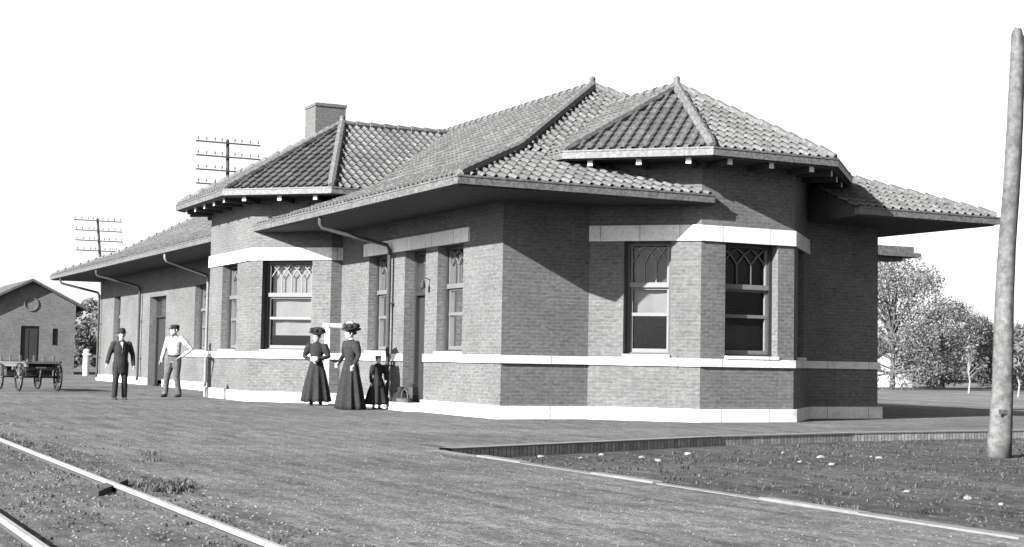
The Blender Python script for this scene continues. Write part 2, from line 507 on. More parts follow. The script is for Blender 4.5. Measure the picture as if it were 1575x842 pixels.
# ------------------------------------------------------------------ roofs
RIB, CRS = 0.205, 0.31
def tile_face(mb, pts, hgt=0.058):
    """barrel tiles over a planar convex polygon whose first edge lies along the eave"""
    P = [V(p) for p in pts]
    u = (P[1]-P[0]).normalized(); n = u.cross(P[2]-P[0]).normalized()
    if n.z < 0: n = -n
    v = n.cross(u)
    if v.z < 0: v = -v
    org = P[0]
    Q = [((p-org).dot(u), (p-org).dot(v)) for p in P]
    umin = min(q[0] for q in Q); umax = max(q[0] for q in Q); vmax = max(q[1] for q in Q)
    def vr(x):
        lo, hi = 1e9, -1e9
        for i in range(len(Q)):
            (a, b), (c, d) = Q[i], Q[(i+1) % len(Q)]
            if min(a, c)-1e-7 <= x <= max(a, c)+1e-7:
                if abs(c-a) < 1e-7: ys = (b, d)
                else: ys = (b+(d-b)*(x-a)/(c-a),)
                lo = min(lo, *ys); hi = max(hi, *ys)
        return lo, hi
    prof = [(0.0, 0.0), (0.10, 0.72), (0.24, 1.0), (0.38, 0.72), (0.48, 0.0), (0.74, -0.34)]
    us = []
    k0 = math.floor(umin/RIB)-1
    x = k0
    while x*RIB <= umax+RIB:
        for f, h in prof:
            uu = (x+f)*RIB
            if umin < uu < umax: us.append((uu, h*hgt))
        x += 1
    def hat(uu):
        f = (uu/RIB) % 1.0
        pr = prof + [(1.0, 0.0)]
        for (a, ha), (b, hb) in zip(pr[:-1], pr[1:]):
            if a <= f <= b: return (ha+(hb-ha)*(f-a)/(b-a))*hgt
        return 0
    for q in Q: us.append((q[0], hat(q[0])))
    us = sorted(us); uu = [us[0]]
    for e in us[1:]:
        if e[0]-uu[-1][0] > 0.004: uu.append(e)
    lev = [(0, 0.028)]
    k = 1
    while k*CRS < vmax:
        lev += [(k*CRS-0.004, 0.0), (k*CRS+0.004, 0.028)]; k += 1
    lev.append((vmax, 0.0))
    base = len(mb.v); nl = len(lev); cols = []
    for (x, h) in uu:
        lo, hi = vr(x)
        cols.append((lo, hi))
        for (y, st) in lev:
            yc = min(max(y, lo), hi)
            p = org + u*x + v*yc + n*(h+st)
            mb.v.append(tuple(p))
    for i in range(len(uu)-1):
        for j in range(nl-1):
            ya, yb_ = lev[j][0], lev[j+1][0]
            if (yb_ <= cols[i][0] and yb_ <= cols[i+1][0]) or (ya >= cols[i][1] and ya >= cols[i+1][1]): continue
            a = base+i*nl+j
            mb.f.append((a, a+nl, a+nl+1, a+1))
            mb.uv.append([(uu[i][0], ya), (uu[i+1][0], ya), (uu[i+1][0], yb_), (uu[i][0], yb_)])
    # eave closure and sheathing
    dn = n*(-0.05)
    mb.poly([p+dn for p in P])

def cap_chain(mb, pts, r=0.10, step=0.34, lift=0.05):
    pts = [V(p)+V((0, 0, lift)) for p in pts]
    for a, b in zip(pts[:-1], pts[1:]):
        L = (b-a).length; k = max(1, int(L/step)); d = (b-a)/k
        for i in range(k):
            p = a+d*i
            mb.tube([p-d*0.06, p+d*.12, p+d*1.0], [r*1.22, r*1.18, r*0.80], 8)

def finial(mb, p, s=1.0):
    s *= 0.85
    mb.lathe(p, [(0.16*s, -0.08), (0.14*s, 0.0), (0.09*s, 0.06*s), (0.078*s, 0.13*s), (0.088*s, 0.16*s), (0.075*s, 0.20*s), (0.03*s, 0.23*s)], 10)

roof = MB()
BR, ZB, ZR = 2.2, 4.07+0.88, 7.07
yb0, yb1 = -OV, W+OV
e0 = (XL-OV, yb0); e1 = (OV, yb0); e2 = (OV, yb1); e3 = (XL-OV, yb1)
RX0, RX1 = -31.2, -4.4
# track side, broken where the bay rises through the eave
YE = 6.70
tile_face(roof, [(-9.95, yb0, ZT), (OV, yb0, ZT), (OV-BR, yb0+BR, ZB), (-9.95, yb0+BR, ZB)])
tile_face(roof, [(XL-OV, yb0, ZT), (-13.4, yb0, ZT), (-13.4, yb0+BR, ZB), (XL-OV+BR, yb0+BR, ZB)])
tile_face(roof, [(XL-OV+BR, yb0+BR, ZB), (OV-BR, yb0+BR, ZB), (RX1, YC, ZR), (RX0, YC, ZR)])
tile_face(roof, [(OV, yb1, ZT), (XL-OV, yb1, ZT), (XL-OV+BR, yb1-BR, ZB), (OV-BR, yb1-BR, ZB)])
tile_face(roof, [(OV-BR, yb1-BR, ZB), (XL-OV+BR, yb1-BR, ZB), (RX0, YC, ZR), (RX1, YC, ZR)])
tile_face(roof, [(OV, yb0, ZT), (OV, 3.42, ZT), (OV-BR, 3.42, ZB), (OV-BR, yb0+BR, ZB)])
tile_face(roof, [(OV, YE, ZT), (OV, yb1, ZT), (OV-BR, yb1-BR, ZB), (OV-BR, YE, ZB)])
tile_face(roof, [(OV-BR, yb0+BR, ZB), (OV-BR, yb1-BR, ZB), (RX1, YC, ZR)])
tile_face(roof, [(XL-OV, yb1, ZT), (XL-OV, yb0, ZT), (XL-OV+BR, yb0+BR, ZB), (XL-OV+BR, yb1-BR, ZB)])
tile_face(roof, [(XL-OV+BR, yb1-BR, ZB), (XL-OV+BR, yb0+BR, ZB), (RX0, YC, ZR)])
roof_o = roof.build('tiled_roof', 'roof_tile', depot, fixn=False)
m = MB()
cap_chain(m, [(RX1, YC, ZR), (OV-BR, yb0+BR, ZB), (OV, yb0, ZT)], 0.095)
cap_chain(m, [(RX1, YC, ZR), (OV-BR, yb1-BR, ZB), (OV, yb1, ZT)], 0.095)
cap_chain(m, [(RX0, YC, ZR), (XL-OV+BR, yb0+BR, ZB), (XL-OV, yb0, ZT)], 0.095)
cap_chain(m, [(RX0, YC, ZR), (XL-OV+BR, yb1-BR, ZB), (XL-OV, yb1, ZT)], 0.095)
cap_chain(m, [(RX1, YC, ZR), (RX0, YC, ZR)], 0.095)
m.build('hip_cap', 'hip_tile', roof_o, smooth=False)
m = MB(); finial(m, (RX1, YC, ZR+0.08)); m.build('finial', 'hip_tile', roof_o, smooth=True)
def fascia_gutter(roof_obj, runs, z0, z1, soff):
    m = MB()
    for r in runs: band(m, r, z0, z1, -0.02, 0.06)
    m.build('fascia', 'fascia_paint', roof_obj)
    m = MB()
    for r in runs:
        # box gutter with a rolled lip, mitred at the corners
        band(m, r, z0+0.02, z1+0.015, 0.055, 0.018)
        band(m, r, z1+0.0, z1+0.03, 0.068, -0.045)
    m.build('gutter', 'fascia_paint', roof_obj)
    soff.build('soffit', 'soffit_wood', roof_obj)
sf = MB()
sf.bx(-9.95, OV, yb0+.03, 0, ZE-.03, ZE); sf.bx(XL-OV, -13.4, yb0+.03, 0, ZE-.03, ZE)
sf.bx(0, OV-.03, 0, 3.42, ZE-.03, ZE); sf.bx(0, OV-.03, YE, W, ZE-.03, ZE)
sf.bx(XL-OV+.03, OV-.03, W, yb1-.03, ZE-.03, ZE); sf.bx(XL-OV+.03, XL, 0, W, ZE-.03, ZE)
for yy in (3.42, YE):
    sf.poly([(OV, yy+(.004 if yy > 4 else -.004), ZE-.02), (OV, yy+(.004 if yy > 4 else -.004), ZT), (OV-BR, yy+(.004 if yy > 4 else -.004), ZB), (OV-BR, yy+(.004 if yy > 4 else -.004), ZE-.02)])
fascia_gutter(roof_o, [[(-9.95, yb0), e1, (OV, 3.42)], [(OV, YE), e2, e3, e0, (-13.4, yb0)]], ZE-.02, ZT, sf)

ZTB = Z_BAY+0.13
def bay_roof(corners, apex, ridge_end, extra, soffit_pts, brk):
    """corners: eave corners in order; triangles to the apex, plus the two faces running back to the main roof"""
    mb = MB()
    for a, b in zip(corners[:-1], corners[1:]):
        tile_face(mb, [(*a, ZTB), (*b, ZTB), apex])
    for q in extra: tile_face(mb, q)
    ro = mb.build('bay_roof', 'roof_tile', depot, fixn=False)
    c = MB()
    for a in corners: cap_chain(c, [apex, (*a, ZTB)], 0.088)
    cap_chain(c, [apex, ridge_end], 0.088)
    c.build('hip_cap', 'hip_tile', ro)
    f = MB(); finial(f, V(apex)+V((0, 0, .08)), 0.95); f.build('finial', 'hip_tile', ro, smooth=True)
    s = MB(); s.poly([(x, y, Z_BAY) for x, y in soffit_pts]); s.poly([(x, y, Z_BAY+.02) for x, y in soffit_pts])
    fascia_gutter(ro, [brk], Z_BAY-.01, ZTB, s)
    return ro
# end bay
cx, cy, RE = -1.0, YC, 3.27
sE = RE*math.tan(math.pi/8)
ec = [(cx+sE, cy-RE), (cx+RE, cy-sE), (cx+RE, cy+sE), (cx+sE, cy+RE)]
apE = (cx, cy, 6.53); rgE = (-4.0, cy, 6.53)
exE = [[(ec[0][0]-4.4, ec[0][1], ZTB), (*ec[0], ZTB), apE, (-4.0, cy, 6.53)],
       [(*ec[3], ZTB), (ec[3][0]-4.4, ec[3][1], ZTB), (-4.0, cy, 6.53), apE]]
bayE = bay_roof(ec, apE, rgE, exE, [(-1.2, ec[0][1])] + ec + [(-1.2, ec[3][1])], [(-1.2, ec[0][1])] + ec + [(-1.2, ec[3][1])])
# track-side bay
o8 = 0.79; k8 = o8*math.tan(math.pi/8)
tc = [(-14.79-o8, -.26-k8), (-13.35-k8, -1.7-o8), (-9.74+k8, -1.7-o8), (-8.3+o8, -.26-k8)]
apT = (-11.68, 1.15, 6.95)
exT = [[(tc[3][0], tc[3][1], ZTB), (tc[3][0], 4.2, ZTB), (-11.68, 4.2, 6.95), apT],
       [(tc[0][0], 4.2, ZTB), (tc[0][0], tc[0][1], ZTB), apT, (-11.68, 4.2, 6.95)]]
bayT = bay_roof(tc, apT, (-11.68, 4.2, 6.95), exT, [(tc[0][0], .1)] + tc + [(tc[3][0], .1)], [(tc[0][0], .3)] + tc + [(tc[3][0], .3)])

def brackets(run, ro, spacing=0.78):
    for a, b in zip(run[:-1], run[1:]):
        a = V((*a, 0)); b = V((*b, 0)); t = b-a; L = t.length; t.normalize(); inn = V((-t.y, t.x, 0))
        k = max(1, int(L/spacing))
        for i in range(k):
            p = a + t*((i+0.5)*L/k) + inn*0.12
            m = MB()
            q = p + V((0, 0, Z_BAY-0.055));
            m.box(q + inn*0.36 + V((0, 0, 0.0)), (0.72, 0.085, 0.10), (inn, t, V((0, 0, 1))))
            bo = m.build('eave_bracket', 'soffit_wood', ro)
            m = MB(); m.box(q - inn*0.009, (0.016, 0.095, 0.11), (inn, t, V((0, 0, 1))))  # end painted white for the sun it catches, rest of bracket kept dark
            m.build('bracket_lit_end', 'white_paint', bo)
brackets(ec, bayE); brackets(tc, bayT)

# chimney
def chimney(parent):
    m = MB(); m.box((-21.5, 4.15, 7.55), (1.0, 1.02, 3.1)); m.box((-21.5, 4.15, 9.12), (1.06, 1.08, .10))
    c = m.build('chimney', 'brick', parent)
    m = MB(); m.box((-21.5, 4.15, 9.185), (1.0, 1.02, .03)); m.build('chimney_cap', 'limestone', c)
chimney(depot)

m = MB(); m.bx(XL+.4, -.4, .4, W-.4, 0.01, 0.05); m.poly([(-.4, 2.2, .05), (1.1, 3.5, .05), (1.1, 5.1, .05), (-.4, 6.4, .05)])
m.poly([(-13.9, .4, .05), (-13.2, -1.3, .05), (-9.9, -1.3, .05), (-8.7, .4, .05)])
m.build('interior_floor', 'soffit_wood', depot)

# ------------------------------------------------------------------ windows and doors
def seg_frame(i, s0):
    p0 = V((*PL[i], 0)); p1 = V((*PL[i+1], 0)); t = (p1-p0).normalized(); return p0 + t*s0, t, V((t.y, -t.x, 0))

def window(i, op, lights=3, blinds=(), recess=0.24, glass=True, trans=0.62, meet=0.36, casing='dark_paint'):
    """op = (s0, s1, z0, z1); traceried transom light over a sash"""
    s0, s1, z0, z1 = op
    o, t, n = seg_frame(i, s0); w = s1-s0; h = z1-z0
    up = V((0, 0, 1)); axes = (t, n, up)
    B = lambda mb, a, b, c, d, dep, th: mb.box(o + t*((a+b)/2) + up*(z0+(c+d)/2) - n*(recess+dep), (b-a, th, d-c), axes)
    cw = 0.075
    fr = MB()
    B(fr, 0.002, cw, 0.002, h-.002, 0, .12); B(fr, w-cw, w-.002, 0.002, h-.002, 0, .12)
    B(fr, cw, w-cw, h-cw, h-.002, 0, .12); B(fr, cw, w-cw, 0.002, 0.05, 0, .12)
    win = fr.build('window', casing, depot)
    zt, zm = h*trans, h*meet
    sa = MB()
    B(sa, cw, w-cw, zt-0.045, zt+0.045, 0, .13)             # transom
    B(sa, cw, w-cw, zm-0.03, zm+0.03, .015, .06)            # meeting rail
    B(sa, cw, w-cw, 0.05, 0.12, .02, .05)
    for a in (cw, w-cw-0.045):
        B(sa, a, a+0.045, 0.12, zm-.03, .02, .05); B(sa, a, a+0.045, zm+.03, zt-.045, .02, .05)
        B(sa, a, a+0.04, zt+.045, h-cw, .01, .06)
    B(sa, cw+.045, w-cw-.045, zt-.085, zt-.045, .02, .05)
    sa.build('sash', 'sash_paint', win)
    tr = MB()
    x0, x1, y0, y1 = cw+.04, w-cw-.04, zt+.045, h-cw
    dx = (x1-x0)/lights; ys = y0+(y1-y0)*0.56
    P = lambda a, b: o + t*a + up*(z0+b) - n*(recess+0.02)
    def bar(a, b):
        tr.beam(a, b, 0.022, 0.022, n)
    for k in range(lights+1):
        xk = x0+dx*k
        if 0 < k < lights: bar(P(xk, y0), P(xk, ys))
        hgt = y1-ys
        for sgn in (-1, 1):
            # run a diagonal up to the head, at most 1 light across
            xe = xk+sgn*dx
            if xe < x0-1e-6 or xe > x1+1e-6: continue
            mid = P(xk+sgn*dx*0.5, ys+hgt*0.62)
            bar(P(xk, ys), mid); bar(mid, P(xe, y1))
    tr.build('tracery', 'sash_paint' if casing == 'dark_paint' else casing, win)
    if glass:
        gl = MB(); B(gl, cw, w-cw, .1, h-cw, .045, .004); gl.build('window_glass', 'window_glass', win)
    for (a, b, mat) in blinds:  # real cloth blinds, plus grey sheets for a painted reflection and a sign
        bl = MB()
        # softly hanging cloth
        N = 10
        for k in range(N):
            f0, f1 = k/N, (k+1)/N
            d0 = recess+.13+.012*math.sin(f0*9+a*7); d1 = recess+.13+.012*math.sin(f1*9+a*7)
            q = lambda f, z, d: o + t*(cw+.03+(w-2*cw-.06)*f) + up*(z0+z*h) - n*d
            bl.poly([q(f0, a, d0), q(f1, a, d1), q(f1, b, d1), q(f0, b, d0)])
        bl.build('blind', mat, win, fixn=False)
    si = MB()
    si.box(o + t*(w/2) + up*(z0-0.015) - n*0.09, (w-.006, 0.30, 0.055), axes)
    si.build('sill', 'limestone', win)
    return win

window(0, OPS[0][0], 2); window(0, OPS[0][2], 2, [(0.62, 0.97, 'mid_grey')]); window(0, OPS[0][3], 2)
window(3, OPS[3][0], 3, [(0.62, 0.97, 'mid_grey')])
window(4, OPS[4][0], 4, [(0.17, 0.98, 'blind_cloth')])
window(6, OPS[6][0], 3, [(0.62, 0.97, 'mid_grey')])
window(6, OPS[6][2], 3, [(0.62, 0.97, 'blind_cloth')])
window(8, OPS[8][0], 3, [(0.36, 0.60, 'blind_cloth'), (0.62, 0.97, 'mid_grey')])  # upper grey sheet paints the reflection in the tracery panes
window(9, OPS[9][0], 3, [(0.05, 0.28, 'mid_grey')])  # grey sheet stands for a sign panel in the lower sash
window(10, OPS[10][0], 3)

def door(i, op, leaves=1, trans=2.25):
    s0, s1, z0, z1 = op
    o, t, n = seg_frame(i, s0); w = s1-s0; h = z1-z0; up = V((0, 0, 1)); axes = (t, n, up); rec = 0.28
    B = lambda mb, a, b, c, d, dep, th: mb.box(o + t*((a+b)/2) + up*(z0+(c+d)/2) - n*(rec+dep), (b-a, th, d-c), axes)
    fr = MB(); f = 0.08
    B(fr, .002, f, .002, h-.002, 0, .11); B(fr, w-f, w-.002, .002, h-.002, 0, .11); B(fr, f, w-f, h-f, h-.002, 0, .11); B(fr, f, w-f, trans, trans+.07, 0, .11)
    d = fr.build('door', 'dark_paint', depot)
    g = MB(); B(g, f, w-f, trans+.07, h-f, .03, .004); g.build('transom_glass', 'window_glass', d)
    lw = (w-2*f)/leaves
    for k in range(leaves):
        a = f+lw*k+.004; b = f+lw*(k+1)-.004
        lf = MB()
        B(lf, a, b, 0.17, trans-.005, .05, .03)
        for (c, e) in ((.25, .95), (1.07, trans-.15)):
            B(lf, a+.12, b-.12, c, e, .03, .012)
            B(lf, a+.17, b-.17, c+.05, e-.05, .022, .012)
        leaf = lf.build('door_leaf', 'dark_paint', d)
        kn = MB(); kn.tube([o+t*(b-.06)+up*1.05-n*(rec+.03), o+t*(b-.06)+up*1.05-n*(rec-.02)], [.012, .025], 8)
        kn.build('door_knob', 'iron', leaf)
door(6, OPS[6][1], 1, 2.35); door(0, OPS[0][1], 2, 2.3)

# downspouts
def downspout(x, wall_x, zg=ZE):
    m = MB()
    m.tube([(x, -OV+.03, zg+.05), (x, -OV+.03, zg-.14), (x, -OV+.07, zg-.22), (wall_x, -0.17, 3.42), (wall_x, -0.11, 3.32), (wall_x, -0.11, 0.3), (wall_x, -0.14, 0.12)], .043, 8)
    for z in (0.9, 2.2): m.box((wall_x, -0.07, z), (.13, .14, .03))
    m.build('downspout', 'zinc' if x > -20 and x < -15 else 'rust_steel', depot, smooth=True)
downspout(-5.32, -5.14); downspout(-18.6, -19.4); downspout(-28.4, -28.3); downspout(-35.3, -35.3)
# small hood over the door on the far side
m = MB(); m.bx(-5.5, -4.6, W, 13.95, 3.80, 3.90); m.bx(-5.4, -4.7, W, 13.8, 3.90, 4.06); m.bx(-5.3, -4.8, W, 13.5, 3.70, 3.80)
hood = m.build('porch_roof', 'fascia_paint', depot)
m = MB(); m.tube([(-5.1, 12.5, ZL), (-5.1, 12.5, 3.70)], .09, 10); m.build('porch_post', 'white_paint', hood)
# wall lamp beside the door
m = MB(); m.tube([(-3.22, .0, 2.62), (-3.22, -.13, 2.66), (-3.22, -.16, 2.60)], .010, 6); m.lathe((-3.22, -.16, 2.44), [(.02, 0), (.05, .02), (.055, .08), (.02, .15), (.015, .17)], 10)
m.build('wall_lamp', 'iron', depot)

# ------------------------------------------------------------------ railway track
track = empty('railway_track', (10, -9.9, -0.045))
tag(track, 'railway track of two worn steel rails sunk in dirt in the left foreground', 'railway track')
def rail(y):
    def sweep(prof):
        m = MB(); N = 40; rings = []
        for i in range(N+1):
            x = -130+ (i/N)*165
            rings.append([V((x-10, y+9.9+px+0.01*math.sin(x*.35), pz)) for px, pz in prof])
        m.loft(rings); return m
    r = sweep([(.023, .082), (.023, .100), (.016, .108), (-.016, .108), (-.023, .100), (-.023, .082)]).build('rail', 'rail_steel', track)
    sweep([(-.055, -.01), (.055, -.01), (.055, .008), (.012, .020), (.010, .070), (.026, .082), (-.026, .082), (-.010, .070), (-.012, .020), (-.055, .008)]).build('rail_web', 'rust_steel', r)
rail(-9.36); rail(-10.48)
sl = MB()
rnd = random.Random(9)
for i in range(150):
    x = 26 - i*0.62
    sl.box((x-10+rnd.uniform(-.06, .06), -9.92+9.9+rnd.uniform(-.08, .08), -.008+rnd.uniform(-.012, .008)), (.2, 2.1, .11))
slp = sl.build('sleeper', 'sleeper_wood', track); slp['kind'] = 'stuff'

# ------------------------------------------------------------------ freight house at far left
shed = empty('freight_shed', (-50, -0.4, 0))
tag(shed, 'small old brick gabled shed at far left behind the baggage cart', 'shed')
m = MB()
hw, zw, za, LN = 2.1, 3.35, 4.42, 9.0
front = [(0, -hw, 0), (0, hw, 0), (0, hw, zw), (0, 0, za), (0, -hw, zw)]
# front with door and slit openings
def gab(y): return zw+(za-zw)*(1-abs(y)/hw)
ys = [-hw, -.42, .42, 1.05, 1.30, hw]
for a, b in zip(ys[:-1], ys[1:]):
    zlo = 0
    if (a, b) == (-.42, .42): zlo = 2.3
    pts = [(0, a, zlo), (0, b, zlo), (0, b, gab(b))] + ([(0, 0, za)] if a < 0 < b else []) + [(0, a, gab(a))]
    if (a, b) == (1.05, 1.30):
        m.poly([(0, a, 0), (0, b, 0), (0, b, 1.4), (0, a, 1.4)], [(a, 0), (b, 0), (b, 1.4), (a, 1.4)])
        pts = [(0, a, 2.2), (0, b, 2.2), (0, b, gab(b)), (0, a, gab(a))]
    m.poly(pts, [(p[1], p[2]) for p in pts])
for y in (-hw, hw): m.poly([(0, y, 0), (-LN, y, 0), (-LN, y, zw), (0, y, zw)], [(0, 0), (LN, 0), (LN, zw), (0, zw)])
m.poly([(-LN, p[1], p[2]) for p in front], [(p[1], p[2]) for p in front])
m.build('wall', 'old_brick', shed, fixn=False)
m = MB()
for sg in (-1, 1):
    a = V((.35, 0, za+.14)); b = V((.35, sg*2.6, za+.14-(za-zw)*2.6/hw))
    q = V((-LN-.7, 0, 0)); dn = V((0, 0, -.12))
    m.poly([a, b, b+q, a+q]); m.poly([a+dn, a+q+dn, b+q+dn, b+dn]); m.poly([a, a+dn, b+dn, b]); m.poly([b, b+dn, b+q+dn, b+q])
m.build('roof', 'shingle', shed)
m = MB(); m.box((-.12, 0, 1.15), (.06, .82, 2.28)); 
for y in (-.2, .2): m.box((-.085, y, 1.2), (.02, .3, 1.9))
dr = m.build('door', 'dark_paint', shed); m = MB(); m.ell((-.06, .32, 1.05), .03, .03, .03, 8, 6); m.build('handle', 'iron', dr)
m = MB(); m.box((-.1, 1.175, 1.8), (.05, .24, .79)); m.build('window', 'dark_paint', shed)
m = MB()
for k in range(12):
    a0, a1 = math.pi*2*k/12, math.pi*2*(k+1)/12
    m.beam((.02, .32*math.cos(a0), 3.35+.32*math.sin(a0)), (.02, .32*math.cos(a1), 3.35+.32*math.sin(a1)), .05, .05, (1, 0, 0))
m.build('round_vent', 'mid_grey', shed)

# ------------------------------------------------------------------ telegraph poles
def telegraph(base, top, label):
    r = empty('telegraph_pole', base); tag(r, label, 'telegraph pole', 'telegraph poles behind the depot')
    b, t = V((0, 0, 0)), V(top)-V(base)
    m = MB(); m.tube([b, t*.5, t], [.11, .095, .08], 10); m.lathe(t, [(.08, 0), (.02, .1)], 10); m.build('pole', 'old_wood', r)
    for k in range(4):
        z = t.z - .12 - .64*k
        f = z/t.z; c = V((t.x*f+.12, t.y*f, z))
        m = MB(); m.box(c, (.07, 3.0, .065)); arm = m.build('crossarm', 'old_wood', r)
        for y in (-1.4, -1.02, -.62, -.3, .3, .62, 1.02, 1.4):
            m = MB(); m.lathe(c+V((0, y, .03)), [(.015, 0), (.015, .07), (.045, .08), (.05, .13), (.03, .19), (.01, .2)], 8)
            m.build('insulator', 'mid_grey', arm)
telegraph((-42.3, 7.1, ZL), (-42.3, 6.8, 10.85), 'taller looking telegraph pole with four crossarms rising behind the chimney end roof')
telegraph((-72.4, 7.9, ZL), (-72.4, 6.95, 9.6), 'more distant telegraph pole with four crossarms past the far end of the depot')

# leaning rough pole at right
pole = empty('leaning_pole', (9.32, 2.65, ZL))
tag(pole, 'rough pale wooden pole leaning slightly at the right edge in front of the trees', 'pole')
m = MB()
rnd = random.Random(3); rings = []
N = 26
for i in range(N+1):
    f = i/N; z = f*5.45
    c = V((.28*f + .012*math.sin(z*2.1), .10*f + .01*math.sin(z*1.3+1), z))
    r = .135 - .038*f + (.03*(1-f)**8)
    ring = []
    for k in range(14):
        a = 2*math.pi*k/14
        rr = r*(1+.05*math.sin(3*a+z*.8)+.025*rnd.uniform(-1, 1))
        zz = z + (0.16*math.sin(a+2.6)+rnd.uniform(-.05, .05) if i == N else 0)
        ring.append(V((c.x+rr*math.cos(a), c.y+rr*math.sin(a), zz)))
    rings.append(ring)
m.loft(rings); m.build('post', 'pale_wood', pole, smooth=True)
m = MB(); m.tube([(.27, .1, 5.40), (.27, .1, 5.58)], [.03, .022], 8); m.build('pin', 'iron', pole)
m = MB(); m.box((.17, -.06, .6), (.02, .2, .06)); m.build('cleat', 'pale_wood', pole)

# ------------------------------------------------------------------ baggage cart
cart = empty('baggage_cart', (-17.75, -5.12, 0), R(6))
tag(cart, 'flat wooden four wheeled baggage cart with iron wheels in front of the shed', 'cart')
m = MB()
Lc, Wc, hb = 2.9, .96, .76
for k in range(7):
    y = -Wc/2+(k+.5)*Wc/7; m.box((-Lc/2+.45, y, hb), (Lc, Wc/7-.008, .035))
for y in (-Wc/2+.06, Wc/2-.06): m.box((-Lc/2+.45, y, hb-.065), (Lc-.04, .06, .09))
m.build('deck', 'cart_wood', cart)
m = MB()
for x in (.40, -Lc+.5):
    m.box((x, 0, hb+.03), (.06, Wc+.04, .035))
for x in (.42,):
    for y in (-.42, .42): m.tube([(x, y, hb), (x+.02, y, hb+.10)], .022, 6)
m.build('end_rail', 'pale_wood', cart)
for y in (-.45, .45):
    for x in (-2.2, -1.2, -.2):
        m = MB(); m.box((x, y, hb+.10), (.05, .05, .20)); m.build('stake', 'cart_wood', cart)
m = MB()
for x in (.1, -1.0, -2.1): m.box((x, 0, hb-.15), (.10, .9, .10))
m.beam((.2, 0, hb-.23), (-2.3, 0, hb-.23), .12, .08)
m.build('underframe', 'cart_wood', cart)
def wheel(x, y, r):
    m = MB(); N = 24; rr = [(r, -.022), (r, .022), (r-.028, .022), (r-.028, -.022)]
    rings = [[V((x+math.cos(2*math.pi*k/N)*a, y+b, r+math.sin(2*math.pi*k/N)*a)) for a, b in rr] for k in range(N)]
    rings.append(rings[0]); m.loft(rings, False); w_ = m.build('wheel', 'iron', cart)
    for k in range(10):
        m = MB(); a = 2*math.pi*k/10; m.tube([(x, y, r), (x+math.cos(a)*(r-.02), y, r+math.sin(a)*(r-.02))], [.02, .014], 6)
        m.build('spoke', 'cart_wood', w_)
    m = MB(); m.tube([(x, y-.07, r), (x, y+.07, r)], .05, 10); m.build('hub', 'iron', w_)
for x, r in ((0, .38), (-2.0, .36)):
    for y in (-.52, .52): wheel(x, y, r)
    m = MB(); m.tube([(x, -.5, r), (x, .5, r)], .026, 8); m.box((x, 0, (r+hb)/2), (.09, .7, hb-r-.06)); m.build('axle', 'iron', cart)
m = MB(); m.tube([(.05, 0, .34), (.55, -.1, .42), (.75, -.14, .62)], .022, 8); m.box((.75, -.14, .64), (.03, .26, .03)); m.build('tongue', 'cart_wood', cart)

# white post with dark box beside it (far left, by the end of the depot)
wp = empty('marker_post', (-47.5, 1.80, 0)); tag(wp, 'short stout white painted post beyond the far end of the depot', 'post')
m = MB(); m.lathe((0, 0, 0), [(.15, 0), (.15, 1.15), (.12, 1.22), (.04, 1.25)], 12); m.build('post', 'white_paint', wp)
m = MB(); m.box((0, 0, 1.0), (.32, .32, .05)); m.build('collar', 'white_paint', wp)
# white post behind the two women
sp = empty('signal_post', (-7.45, -.62, 0)); tag(sp, 'slim white post with small crossboard behind the woman in the dark coat', 'post')
m = MB(); m.box((0, 0, .85), (.09, .09, 1.70)); m.lathe((0, 0, 1.70), [(.06, 0), (.06, .03), (.02, .07)], 8); m.build('post', 'white_paint', sp)
m = MB(); m.box((.02, .1, 1.76), (.035, .42, .09)); m.build('crossboard', 'white_paint', sp)

# ------------------------------------------------------------------ trees
def leaf_quads(mb, c, rx, rz, n, size, rnd):
    for _ in range(n):
        while True:
            d = V((rnd.uniform(-1, 1), rnd.uniform(-1, 1), rnd.uniform(-1, 1)))
            if 0.15 < d.length < 1: break
        p = V(c)+V((d.x*rx, d.y*rx, d.z*rz))
        a = V((rnd.gauss(0, 1), rnd.gauss(0, 1), rnd.gauss(0, 1))).normalized()
        b = a.orthogonal().normalized(); b.rotate(Matrix.Rotation(rnd.uniform(0, 6.28), 3, a)); c2 = a.cross(b)
        s = size*rnd.uniform(.6, 1.3)
        mb.poly([p+b*s, p+c2*s*.55, p-b*s, p-c2*s*.55])

def tree(name, loc, h, cr, label, group, seed, leaf='leaf_pale', bark='bark', clumps=26, per=130, size=.14, crown_lo=.22, shape=0.55):
    rnd = random.Random(seed)
    r = empty(name, loc); tag(r, label, 'tree', group)
    tk = MB(); lf = MB()
    tk.tube([(0, 0, 0), (.05, .03, h*.25), (.02, -.06, h*.5), (.05, 0, h*.8)], [.05*h*.45, .036*h*.45, .025*h*.45, .01*h*.3], 8)
    for i in range(clumps):
        f = rnd.random()
        z = h*(crown_lo + (1-crown_lo)*f)
        wdt = cr*(math.sin(math.pi*min(1, max(0.05, (f*.9+.12)))) ** shape)
        a = rnd.uniform(0, 6.283); d = wdt*math.sqrt(rnd.random())
        c = V((math.cos(a)*d, math.sin(a)*d, min(z, h*.97)))
        tk.tube([(0.02, 0, max(h*.12, c.z*.55)), V((c.x*.5, c.y*.5, c.z*.82)), c], [.02*h*.35, .012*h*.3, .005*h*.3], 5)
        leaf_quads(lf, c, cr*rnd.uniform(.18, .34), cr*rnd.uniform(.16, .28), int(per*rnd.uniform(.5, 1.3)), size, rnd)
    tk.build('trunk', bark, r)
    lf.build('crown', leaf, r, fixn=False)
    return r

